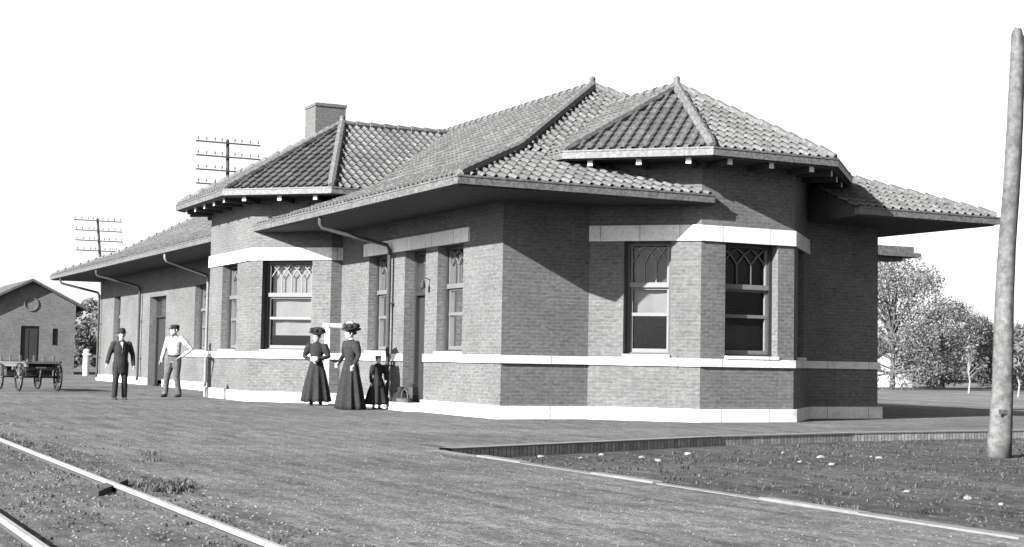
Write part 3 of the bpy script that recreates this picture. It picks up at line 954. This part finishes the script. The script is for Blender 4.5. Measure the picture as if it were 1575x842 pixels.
def along(px, py, dist, z=None):
    """world point on the camera ray of the layout survey, used once to measure positions"""
    d = _v + _r2*((px-787.5)/2283.8) - _u2*((py-421)/2283.8)
    c = V((23.855, -11.809, 1.043)); return c + d*dist
def gp(px, dist):
    p = along(px, 600, dist); return (p.x, p.y, ZL)
TG = 'trees behind the depot on the right'
tree('broadleaf_tree', gp(1372, 78), 7.0, 3.9, 'big rounded pale broadleaf tree just right of the depot end wall', TG, 5, 'leaf_pale', clumps=70, per=420, size=.066, crown_lo=.08)
tree('broadleaf_tree', gp(1450, 84), 5.0, 2.6, 'mid sized bushy tree right of the big rounded tree', TG, 6, 'leaf_pale', clumps=44, per=330, size=.066, crown_lo=.10)
tree('broadleaf_tree', gp(1512, 92), 3.9, 2.3, 'low leafy tree left of the leaning pole', TG, 7, 'leaf_pale', clumps=36, per=280, size=.072, crown_lo=.1)
tree('broadleaf_tree', gp(1556, 86), 3.6, 2.4, 'low spreading tree at the right edge behind the leaning pole', TG, 8, 'leaf_mid', clumps=30, per=110, size=.11, crown_lo=.08)
tree('broadleaf_tree', gp(1604, 96), 4.2, 3.0, 'bushy tree cut off by the right edge of the picture', TG, 12, 'leaf_mid', clumps=30, per=120, size=.15, crown_lo=.08)
tree('bare_tree', gp(1490, 70), 2.3, .9, 'thin pale trunked sapling with few leaves among the right hand trees', TG, 9, 'leaf_pale', 'pale_bark', clumps=9, per=26, size=.1, crown_lo=.45)
tree('bare_tree', gp(1566, 62), 2.1, .9, 'thin forked sapling at far right beside the leaning pole', TG, 10, 'leaf_pale', 'pale_bark', clumps=9, per=24, size=.1, crown_lo=.45)
tree('broadleaf_tree', gp(133, 92), 4.2, 1.9, 'dense bushy tree between the brick shed and the depot', 'trees on the left', 21, 'leaf_mid', clumps=34, per=140, size=.13, crown_lo=.1)
tree('broadleaf_tree', gp(90, 118), 3.6, 2.4, 'low bush behind the brick shed', 'trees on the left', 22, 'leaf_dark', clumps=24, per=100, size=.16, crown_lo=.1)
# far wood that reads as one dark mass
m = MB(); rnd = random.Random(31)
for i in range(190):
    px = 1330+ rnd.random()*330
    d = rnd.uniform(120, 150); p = along(px, 600, d)
    hh = rnd.uniform(2.2, 4.9) * (1.0 if px > 1440 else .75)
    for _ in range(1):
        leaf_quads(m, (p.x, p.y, ZL+hh*.55), rnd.uniform(1.2, 2.2), hh*.5, 130, .24, rnd)
for i in range(160):
    px = -250+ rnd.random()*480
    d = rnd.uniform(130, 160); p = along(px, 580, d)
    hh = rnd.uniform(1.0, 3.0)
    leaf_quads(m, (p.x, p.y, ZL+hh*.5), rnd.uniform(1.2, 2.4), hh*.55, 60, .3, rnd)
o = m.build('far_wood', 'leaf_pale', fixn=False); struct(o, 'stuff')
tag(o, 'distant low woodland along the horizon', 'woodland')
# white house glimpsed between trunks
hp = gp(1372, 88)
house = empty('frame_house', hp, R(-35)); tag(house, 'small white frame house half hidden under the big tree beside the depot', 'house')
m = MB(); m.bx(-1.3, 1.3, -1.0, 1.0, 0, 1.75)
for sx_ in (-1.3, 1.3): m.poly([(sx_, -1.0, 1.752), (sx_, 1.0, 1.752), (sx_, 0, 2.4)])
m.build('wall', 'house_white', house)
m = MB()
for sg in (-1, 1):
    m.poly([(-1.45, 0, 2.46), (1.45, 0, 2.46), (1.45, sg*1.2, 1.66), (-1.45, sg*1.2, 1.66)])
    m.poly([(-1.45, 0, 2.40), (1.45, 0, 2.40), (1.45, sg*1.2, 1.60), (-1.45, sg*1.2, 1.60)])
m.build('roof', 'shingle', house)
m = MB(); m.box((.3, -1.01, .8), (.6, .04, 1.5)); m.build('door', 'dark_paint', house)
m = MB(); m.box((-.7, -1.01, 1.0), (.45, .04, .7)); m.build('window', 'dark_paint', house)

# ------------------------------------------------------------------ loose things on the ground
rnd = random.Random(77)
def rock(name, loc, s, mat='stone_white'):
    bm = bmesh.new(); bmesh.ops.create_icosphere(bm, subdivisions=2, radius=1)
    for v in bm.verts:
        k = 1+rnd.uniform(-.18, .18); v.co = V((v.co.x*s*1.25*k, v.co.y*s*k, max(-.3*s, v.co.z*s*.6*k)))
    me = bpy.data.meshes.new(name); bm.to_mesh(me); bm.free(); me.materials.append(MATS[mat])
    o = bpy.data.objects.new(name, me); col.objects.link(o); o.location = loc; o.rotation_euler.z = rnd.uniform(0, 6)
    return o
stones = [(832, 704), (925, 701), (1205, 698), (1230, 712), (1262, 705), (1280, 716), (1340, 704), (1352, 706), (1058, 700), (988, 705), (1012, 710), (893, 706), (1540, 778), (1488, 768), (1395, 758)]
def gpx(px, py, z):
    d = _v + _r2*((px-787.5)/2283.8) - _u2*((py-421)/2283.8); c = V((23.855, -11.809, 1.043))
    return c + d*((z-c.z)/d.z)
for i, (px, py) in enumerate(stones):
    p = gpx(px, py, ZL)
    o = rock('stone', (p.x, p.y, ZL+.01), rnd.uniform(.018, .042)); tag(o, 'pale loose stone lying on the low ground between kerb and brick edging', 'stone', 'pale stones on the low ground')
# gravel and weeds: nobody could count them
def scatter(n, area, zf, smin, smax):
    m = MB()
    for _ in range(n):
        x, y, z = area()
        s = rnd.uniform(smin, smax); a = rnd.uniform(0, 6)
        c, d = math.cos(a)*s, math.sin(a)*s; h = s*rnd.uniform(.5, 1)
        b = [(x+c, y+d, z), (x-d, y+c, z), (x-c, y-d, z), (x+d, y-c, z)]; t = (x+rnd.uniform(-.3, .3)*s, y+rnd.uniform(-.3, .3)*s, z+h)
        for k in range(4): m.poly([b[k], b[(k+1) % 4], t])
    return m
def a_plat():
    x = rnd.uniform(-16, 19); return x, rnd.uniform(-9.0, -1.9 if x < 5 else -5.0), 0.0
def a_track(): return rnd.uniform(2, 19), rnd.uniform(-11.5, -8.7), .004
def a_low():
    while True:
        x, y = rnd.uniform(5.5, 18), rnd.uniform(-4.6, 7)
        if x > 8.3-(y+4.7)*.29: return x, y, ZL
m = scatter(5000, a_plat, 0, .003, .011); o = m.build('gravel', 'kerb_stone', fixn=False); struct(o, 'stuff')
m = scatter(2500, a_track, 0, .004, .016); o = m.build('gravel', 'kerb_stone', fixn=False); struct(o, 'stuff')
m = scatter(3000, a_low, 0, .005, .018); o = m.build('gravel', 'dark_gravel', fixn=False); struct(o, 'stuff')
def tufts(n, area, hmin, hmax, blades=9):
    m = MB()
    for _ in range(n):
        x, y, z = area(); h = rnd.uniform(hmin, hmax)
        for _ in range(blades):
            a = rnd.uniform(0, 6.28); l = h*rnd.uniform(.5, 1.2); o = V((x+rnd.gauss(0, .04), y+rnd.gauss(0, .04), z))
            d = V((math.cos(a), math.sin(a), 0)); s = d.cross(V((0, 0, 1)))*(.006+.004*rnd.random())
            mid = o+d*l*.25+V((0, 0, l*.7)); tip = o+d*l*.6+V((0, 0, l))
            m.poly([o-s, o+s, mid+s*.7, mid-s*.7]); m.poly([mid-s*.7, mid+s*.7, tip])
    return m
m = tufts(1300, a_low, .012, .045)
o = m.build('weeds', 'low_weed', fixn=False); struct(o, 'stuff')
def a_tr():
    k = rnd.random()
    if k < .5: return rnd.uniform(4, 18.5), -9.36+rnd.gauss(.18, .14), 0
    if k < .8: return rnd.uniform(8, 18.5), rnd.uniform(-10.4, -9.4), 0
    return rnd.uniform(-12, 10), rnd.uniform(-9.1, -8.0), 0
m = tufts(800, a_tr, .008, .03, 8)
o = m.build('weeds', 'grass_blade', fixn=False); struct(o, 'stuff')
# clump of weeds and an old plank end by the near rail
m = tufts(90, lambda: (12.25+rnd.gauss(0, .24), -8.95+rnd.gauss(0, .09), 0), .02, .07, 14)
o = m.build('weed_clump', 'leaf_dark', fixn=False); tag(o, 'dark clump of weeds beside the nearest rail', 'weeds')
m = MB(); m.beam((11.9, -9.22, .03), (12.75, -9.62, .015), .10, .05); 
for k in range(2): m.tube([(12.0+.6*k, -9.27-.28*k, .05), (12.0+.6*k, -9.27-.28*k, .075)], .012, 6)
o = m.build('plank', 'sleeper_wood'); tag(o, 'short dark plank lying across the near rail edge', 'plank')

# ------------------------------------------------------------------ people
def remesh(mb, voxel=.010, smooth=3):
    me = mb.mesh('tmp', None)
    bm = bmesh.new(); bm.from_mesh(me); bmesh.ops.recalc_face_normals(bm, faces=bm.faces); bm.to_mesh(me); bm.free()
    o = bpy.data.objects.new('tmp', me); col.objects.link(o)
    md = o.modifiers.new('r', 'REMESH'); md.mode = 'VOXEL'; md.voxel_size = voxel
    if smooth:
        sm = o.modifiers.new('s', 'SMOOTH'); sm.factor = .5; sm.iterations = smooth
    dg = bpy.context.evaluated_depsgraph_get()
    out = bpy.data.meshes.new_from_object(o.evaluated_get(dg))
    bpy.data.objects.remove(o, do_unlink=True)
    for p in out.polygons: p.use_smooth = True
    return out
def put(me, name, mat, parent):
    me.name = name; me.materials.clear(); me.materials.append(MATS[mat])
    o = bpy.data.objects.new(name, me); col.objects.link(o); o.parent = parent
    return o
def ring(c, rx, ry, n=16): return [V((c[0]+math.cos(2*math.pi*k/n)*rx, c[1]+math.sin(2*math.pi*k/n)*ry, c[2])) for k in range(n)]

def person(loc, heading, H, pose, label, wear, head_yaw=0.0, female=False):
    """local frame: front = -y, +x = the person's left. pose gives elbows, wrists, knees, ankles"""
    k = H/1.75
    root = empty('person', loc, math.atan2(heading[0], -heading[1]))
    tag(root, label, 'person', pose.get('group'))
    J = {'hipL': (.09, 0, .92), 'hipR': (-.09, 0, .92), 'shL': (.185, .01, 1.42), 'shR': (-.185, .01, 1.42),
         'elL': (.25, .02, 1.12), 'elR': (-.25, .02, 1.12), 'wrL': (.27, -.05, .86), 'wrR': (-.27, -.05, .86),
         'knL': (.10, -.02, .50), 'knR': (-.10, -.02, .50), 'anL': (.11, .03, .08), 'anR': (-.11, .03, .08)}
    J.update(pose.get('J', {}))
    J = {n: V(p)*k for n, p in J.items()}
    sw = .90 if female else 1.0
    hx = V(pose.get('lean', (0, 0, 0)))*k
    def limb(mb, pts, rads, extra=0): mb.tube([V(p) for p in pts], [r*k+extra for r in rads], 10)
    def torso(mb, e=0.0, z0=.84):
        R_ = [(z0, .150, .105), (.92, .165, .115), (1.05, .138*sw if female else .150, .100), (1.20, .158*sw, .112), (1.33, .178*sw, .112), (1.41, .170*sw, .095), (1.46, .10, .075), (1.50, .055, .058)]
        mb.loft([ring((hx.x*(z-.9), hx.y*(z-.9)*1.0, z*k), rx*k+e, ry*k+e) for z, rx, ry in R_])
    def hand(mb, w, el, curl=.5):
        d = (w-el).normalized(); side = d.orthogonal().normalized()
        f = V((0, -1, 0)); side = f - d*f.dot(d)
        if side.length < .1: side = V((1, 0, 0)) - d*d.x
        side.normalize(); nn = d.cross(side)
        mb.tube([w-d*.01, w+d*.045*k, w+d*.085*k], [(.018*k, .030*k), (.016*k, .040*k), (.014*k, .038*k)], 10)
        for q, (off, ln) in enumerate(((-.030, .066), (-.010, .076), (.011, .072), (.030, .056))):
            b = w + d*.078*k + side*off*k; m1 = b+d*ln*.5*k+nn*curl*.012*k; t = b+d*ln*.85*k+nn*curl*.045*k
            mb.tube([b-d*.01, b, m1, t], [.009*k, .009*k, .0085*k, .007*k], 6)
        b = w+d*.03*k+side*.032*k
        mb.tube([w+d*.01+side*.01, b, b+d*.03*k+side*.022*k, b+d*.06*k+side*.020*k], [.012*k, .012*k, .010*k, .008*k], 6)
    # body: one continuous surface
    b = MB(); torso(b)
    for s in 'LR':
        limb(b, [J['hip'+s], (J['hip'+s]+J['kn'+s])/2, J['kn'+s], (J['kn'+s]*.65+J['an'+s]*.35)+V((0, .01, 0)), J['an'+s], J['an'+s]+V((0, 0, -.03))], [.085, .075, .055, .056, .038, .038])
        f = J['an'+s]; b.tube([f+V((0, .045, -.045))*k, f+V((0, 0, -.045))*k, f+V((0, -.10, -.055))*k, f+V((0, -.17, -.062))*k], [(.03*k, .03*k), (.036*k, .034*k), (.042*k, .024*k), (.03*k, .016*k)], 10)
        limb(b, [J['sh'+s]*.8+V((0, 0, J['sh'+s].z*.2)), J['sh'+s], (J['sh'+s]+J['el'+s])/2, J['el'+s], (J['el'+s]*.7+J['wr'+s]*.3), J['wr'+s]], [.05, .055, .046, .038, .040, .026])
        hand(b, J['wr'+s], J['el'+s])
    nk = V((hx.x*.6, hx.y*.6-.0, 1.47))*1.0; nk = V((hx.x*.6, hx.y*.6, 1.47*k))
    hc = V((hx.x*.75, hx.y*.75-.02*k, 1.625*k))
    limb(b, [nk-V((0, 0, .04)), hc-V((0, -.01, .05))], [.060, .052])
    cy_, sy_ = math.cos(head_yaw), math.sin(head_yaw)
    def hp_(x, y, z): return hc + V((x*cy_-y*sy_, x*sy_+y*cy_, z))*k
    prof = [(-.118, .022, .030, -.045), (-.105, .042, .050, -.040), (-.075, .060, .075, -.018), (-.03, .070, .092, -.004), (.02, .076, .099, .002), (.06, .075, .098, .006), (.095, .058, .078, .008), (.118, .03, .04, .008)]
    b.loft([[hp_(math.cos(2*math.pi*q/16)*rx, yo+math.sin(2*math.pi*q/16)*ry, z) for q in range(16)] for z, rx, ry, yo in prof])
    b.tube([hp_(0, -.090, .022), hp_(0, -.112, -.018), hp_(0, -.100, -.030)], [.010*k, .016*k, .014*k], 8)       # nose
    b.tube([hp_(-.026, -.090, -.058), hp_(0, -.098, -.056), hp_(.026, -.090, -.058)], [.007*k, .010*k, .007*k], 6)  # lips
    b.tube([hp_(-.055, -.078, .030), hp_(0, -.096, .034), hp_(.055, -.078, .030)], .010*k, 6)                     # brow
    for sg in (-1, 1):
        b.tube([hp_(sg*.076, .012, .022), hp_(sg*.084, .018, .0), hp_(sg*.076, .008, -.028)], [.014*k, .017*k, .010*k], 6)
    body = put(remesh(b, .009, 2), 'body', 'skin', root)
    e = MB()
    for sg in (-1, 1): e.ell(hp_(sg*.031, -.087, .008), .011*k, .008*k, .007*k, 8, 6)
    e.build('eyes', 'hair_dark', root, smooth=True)
    # hair
    hm = MB(); rr = []
    for z, rx, ry, yo in prof:
        if z >= -.03: rr.append([hp_(math.cos(2*math.pi*q/16)*(rx+.010), yo+.018+math.sin(2*math.pi*q/16)*(ry+.004), z+.006) for q in range(16)])
    hm.loft(rr)
    if female: hm.ell(hp_(0, .105, .02), .05*k, .045*k, .05*k, 10, 8)
    hm.build('hair', 'hair_dark', root, smooth=True)
    # clothes
    for w in wear:
        kind, mat = w[0], w[1]
        c = MB()
        if kind in ('jacket', 'shirt', 'bodice'):
            ex = .022 if kind == 'jacket' else .013
            torso(c, ex, .72 if kind == 'jacket' else 1.0)
            for s in 'LR':
                puff = 1.55 if kind == 'bodice' else 1.15
                fl = .0
                limb(c, [J['sh'+s]*.8+V((0, 0, J['sh'+s].z*.2)), J['sh'+s], (J['sh'+s]+J['el'+s])/2, J['el'+s], (J['el'+s]*.6+J['wr'+s]*.4), J['wr'+s]],
                     [.055, .058*puff, .052*puff, .046, .044, .034], ex*.6)
            if kind == 'jacket':
                c.loft([ring((0, 0.0, .66*k), .185*k, .135*k), ring((0, 0, .85*k), .178*k, .13*k), ring((0, 0, 1.0*k), .165*k, .12*k)])
            put(remesh(c, .012, 3), kind, mat, root)
        elif kind == 'trousers':
            torso_r = [(.86, .165, .12), (.95, .162, .115), (1.04, .15, .108)]
            c.loft([ring((0, 0, z*k), rx*k, ry*k) for z, rx, ry in torso_r])
            for s in 'LR':
                limb(c, [J['hip'+s]+V((0, 0, .02)), (J['hip'+s]+J['kn'+s])/2, J['kn'+s], (J['kn'+s]+J['an'+s])/2, J['an'+s]-V((0, 0, .015))], [.112, .100, .080, .076, .070])
            put(remesh(c, .012, 3), kind, mat, root)
        elif kind in ('skirt', 'coat_skirt'):
            zb, rb = w[2], w[3]; N = 64; rings = []
            for i in range(13):
                f = i/12; z = (1.06*(1-f)+zb*f)*k
                rad = .125+(rb-.125)*(f**.75)
                pl = .05*f; hz = (lambda q: .012*math.sin(q*.9)+.01*math.sin(q*2.3+1)) if i == 12 else (lambda q: 0)
                rings.append([V((math.cos(2*math.pi*q/N)*(rad+pl*math.sin(q*2*math.pi*9/N+1.2*math.sin(f*2)))*1.06*k, math.sin(2*math.pi*q/N)*(rad*.88+pl*math.sin(q*2*math.pi*9/N+.8*math.sin(q*.31)))*k+.02*f, z+hz(q))) for q in range(N)])
            c.loft(rings[::-1]); c.build(kind, mat, root, smooth=True)
        elif kind == 'shoes':
            for s in 'LR':
                f = J['an'+s]
                sh = MB(); sh.tube([f+V((0, .06, -.045))*k, f+V((0, .02, -.04))*k, f+V((0, -.10, -.05))*k, f+V((0, -.19, -.062))*k], [(.034*k, .034*k), (.045*k, .042*k), (.050*k, .031*k), (.03*k, .016*k)], 12)
                sh.tube([f+V((0, .02, -.04))*k, f+V((0, .02, .05))*k], [.045*k, .05*k], 12)
                sh.build('shoe', mat, root, smooth=True)
        elif kind == 'bowler':
            N = 20; P = [(.085, .045), (.092, .075), (.09, .13), (.07, .172), (.03, .188)]
            c.loft([[hp_(math.cos(2*math.pi*q/N)*r, .008+math.sin(2*math.pi*q/N)*r*1.15, z) for q in range(N)] for r, z in P])
            c.loft([[hp_(math.cos(2*math.pi*q/N)*r, .008+math.sin(2*math.pi*q/N)*r*1.15, z) for q in range(N)] for r, z in ((.085, .048), (.140, .052+.012), (.142, .072), (.088, .066))], False)
            c.build('hat', mat, root, smooth=True)
        elif kind == 'cap':
            N = 18; P = [(.084, .045), (.10, .085), (.102, .115), (.06, .135), (.02, .138)]
            c.loft([[hp_(math.cos(2*math.pi*q/N)*r, .01+math.sin(2*math.pi*q/N)*r*1.15, z) for q in range(N)] for r, z in P])
            c.loft([[hp_(x, y, z+dz) for x, y, z in ((-.07, -.07, .05), (-.05, -.145, .035), (.05, -.145, .035), (.07, -.07, .05))] for dz in (0, .012)])
            c.build('cap', mat, root, smooth=True)
        elif kind == 'bighat':
            N = 28
            def br(r, z, wv): return [hp_(math.cos(2*math.pi*q/N)*r, .02+math.sin(2*math.pi*q/N)*r*.95, z+wv*math.sin(2*2*math.pi*q/N+.6)) for q in range(N)]
            c.loft([br(.07, .05, 0), br(.20, .078, .022), br(.225, .095, .028), br(.20, .108, .022), br(.115, .105, 0), br(.13, .185, 0), br(.10, .225, 0), br(.03, .235, 0)])
            for q in range(7):
                a = q*.9+.4; c.ell(hp_(math.cos(a)*.135, .02+math.sin(a)*.125, .15+.02*math.sin(q*2)), .065*k, .065*k, .055*k, 8, 6)
            ht = c.build('hat', mat, root, smooth=True)
            if len(w) > 2:
                t = MB(); t.loft([br(.124, .108, 0), br(.130, .108, 0), br(.134, .13, 0), br(.124, .13, 0)], False)
                t.tube([hp_(-.05, -.02, .15), hp_(.0, -.06, .21), hp_(.08, -.02, .235), hp_(.13, .04, .20)], [.02*k, .035*k, .035*k, .01*k], 8)
                t.build('hat_trim', w[2], ht, smooth=True)
        elif kind == 'collar':
            N = 16
            c.loft([[V((nk.x+math.cos(2*math.pi*q/N)*r*k, nk.y+math.sin(2*math.pi*q/N)*r*k, (z)*k)) for q in range(N)] for r, z in ((.085, 1.44), (.074, 1.475), (.066, 1.52), (.062, 1.52))], False)
            c.build('collar', mat, root, smooth=True)
        elif kind == 'shirtfront':
            c.loft([[V((x*k, -(.118+.012)*k + yy*k, z*k)) for x, yy in ((-wd, .012), (0, -.012), (wd, .012), (0, .03))] for z, wd in ((1.18, .008), (1.32, .03), (1.46, .045))])
            c.build('shirt_front', mat, root, smooth=True)
        elif kind == 'neckerchief':
            c.loft([ring((nk.x, nk.y, z*k), r*k, r*k) for z, r in ((1.43, .098), (1.47, .085), (1.51, .068))])
            c.build('neckerchief', mat, root, smooth=True)
        elif kind == 'belt':
            c.loft([ring((0, 0, z*k), .164*k+.004, .119*k+.004) for z in (.985, 1.03)], True); c.build('belt', mat, root, smooth=True)
    return root

cpos = V((23.855, -11.809, 0))
def face(x, y, turn=0):
    d = (cpos-V((x, y, 0))).normalized(); d.rotate(Matrix.Rotation(turn, 3, 'Z')); return d
def gpt(px, py):
    p = gpx(px, py, 0); return p.x, p.y

x, y = gpt(184, 615)
person((x, y, 0), face(x, y, R(12)), 1.58, {'J': {'elL': (.30, .03, 1.13), 'wrL': (.31, -.02, .86), 'elR': (-.29, .03, 1.13), 'wrR': (-.36, -.06, .90),
       'anL': (.12, .03, .08), 'anR': (-.15, -.05, .08), 'knR': (-.13, -.06, .5)}},
       'man in dark suit and dark brimmed hat standing alone at far left', [('trousers', 'cloth_charcoal'), ('jacket', 'cloth_charcoal'), ('shoes', 'leather'), ('bowler', 'cloth_black'), ('collar', 'cloth_white'), ('shirtfront', 'cloth_white')], head_yaw=R(-8))
x, y = gpt(266, 611)
person((x, y, 0), face(x, y, R(-35)), 1.78, {'J': {'elL': (.44, .10, 1.16), 'wrL': (.25, -.04, .99), 'elR': (-.25, -.05, 1.13), 'wrR': (-.25, -.16, .90),
       'knL': (.10, -.02, .50), 'anL': (.13, .06, .08), 'knR': (-.12, -.10, .50), 'anR': (-.15, -.12, .08)}},
       'man in white shirt, dark trousers and cap standing with one hand on his hip', [('trousers', 'cloth_grey'), ('shirt', 'cloth_white'), ('shoes', 'leather'), ('cap', 'cloth_charcoal'), ('neckerchief', 'cloth_dark'), ('belt', 'leather')], head_yaw=R(-25))
x, y = gpt(485, 624)
person((x, y, 0), face(x, y, R(-10)), 1.60, {'J': {'elL': (.29, -.02, 1.16), 'wrL': (.09, -.20, 1.10), 'elR': (-.29, -.02, 1.16), 'wrR': (-.05, -.21, 1.05), 'shL': (.17, .01, 1.41), 'shR': (-.17, .01, 1.41)}},
       'woman in long dark dress and big dark hat holding a white muff at her waist', [('skirt', 'cloth_dark', .10, .315), ('bodice', 'cloth_dark'), ('shoes', 'leather'), ('bighat', 'cloth_black')], head_yaw=R(-20), female=True)
wx, wy = x, y
hm = empty('muff', (x, y, 0), 0)
d = face(x, y, R(-10))
m = MB(); c = V((d.x*.22, d.y*.22, 1.0)); t_ = V((-d.y, d.x, 0))
m.tube([c-t_*.09, c-t_*.05, c+t_*.05, c+t_*.09], [.045, .065, .065, .045], 12); m.build('fur', 'cloth_white', hm, smooth=True)
m = MB(); m.tube([c-t_*.095, c-t_*.088], .040, 12); m.tube([c+t_*.088, c+t_*.095], .040, 12); m.build('lining', 'cloth_grey', hm)
tag(hm, 'small white hand muff held by the woman in the big dark hat', 'muff')
x, y = gpt(537, 630)
person((x, y, 0), face(x, y, R(-58)), 1.66, {'J': {'elL': (.30, .02, 1.16), 'wrL': (.34, -.12, .94), 'elR': (-.28, .0, 1.16), 'wrR': (-.16, -.20, .98), 'shL': (.17, .01, 1.41), 'shR': (-.17, .01, 1.41)}},
       'woman in long dark coat seen from the side with white trimmed dark hat', [('skirt', 'cloth_dark', .02, .33), ('bodice', 'cloth_charcoal'), ('shoes', 'leather'), ('bighat', 'cloth_black', 'cloth_white'), ('collar', 'cloth_white')], head_yaw=R(-15), female=True)
x, y = gpt(580, 630)
person((x, y, 0), face(x, y, R(30)), 1.10, {'J': {'elL': (.26, -.03, 1.16), 'wrL': (.20, -.16, .96), 'shL': (.17, .01, 1.40), 'shR': (-.17, .01, 1.40)}},
       'small child in dark coat and pale cap beside the woman with white trimmed hat', [('skirt', 'cloth_black', .18, .38), ('bodice', 'cloth_black'), ('shoes', 'leather'), ('cap', 'tan_leather')], head_yaw=R(10), female=True)

# luggage by the door
x, y = gpt(614, 631)
bag = empty('luggage_bag', (x-.3, y+.35, 0), R(20)); tag(bag, 'dark upright travel bag with buckled straps by the depot door', 'bag')
m = MB(); rings = []
for z, sx_, sy_ in ((0, .20, .13), (.08, .22, .15), (.30, .22, .15), (.46, .18, .11), (.54, .12, .04)):
    rings.append([V((sx_*a, sy_*b, z)) for a, b in ((-1, -.8), (-.85, -1), (.85, -1), (1, -.8), (1, .8), (.85, 1), (-.85, 1), (-1, .8))])
m.loft(rings); m.build('body', 'leather', bag, smooth=False)
m = MB(); m.tube([(-.08, 0, .52), (-.07, 0, .64), (.07, 0, .64), (.08, 0, .52)], .014, 8); m.build('handle', 'leather', bag)
for sx_ in (-.1, .1):
    m = MB(); m.beam((sx_, -.157, .05), (sx_, -.157, .34), .03, .008, (0, 1, 0)); m.build('strap', 'tan_leather', bag)
bk = empty('basket', (x+.22, y+.02, 0)); tag(bk, 'small pale wicker basket on the ground beside the dark travel bag', 'basket')
m = MB(); m.lathe((0, 0, 0), [(.13, 0), (.15, .05), (.17, .24), (.18, .25), (.16, .25)], 16); m.build('body', 'wicker', bk)
m = MB(); m.tube([(-.17, 0, .24), (-.13, 0, .38), (0, 0, .44), (.13, 0, .38), (.17, 0, .24)], .012, 8); m.build('handle', 'wicker', bk)
sk = empty('cloth_bundle', (x-.22, y+.12, 0)); tag(sk, 'dark knotted cloth bundle slumped against the child and bag', 'bundle')
m = MB()
rings = []
for z, rr_ in ((0, .17), (.06, .21), (.2, .21), (.32, .14), (.38, .06), (.43, .08), (.47, .05)):
    rings.append([V((math.cos(2*math.pi*q/18)*rr_*(1+.08*math.sin(q*2.1+z*9)), math.sin(2*math.pi*q/18)*rr_*(1+.08*math.sin(q*1.7+z*7)), z)) for q in range(18)])
m.loft(rings); m.build('sack', 'cloth_black', sk, smooth=True)
m = MB(); m.tube([(.05*math.cos(a*.7), .05*math.sin(a*.7), .385) for a in range(10)], .014, 6); m.build('knot', 'cloth_charcoal', sk)
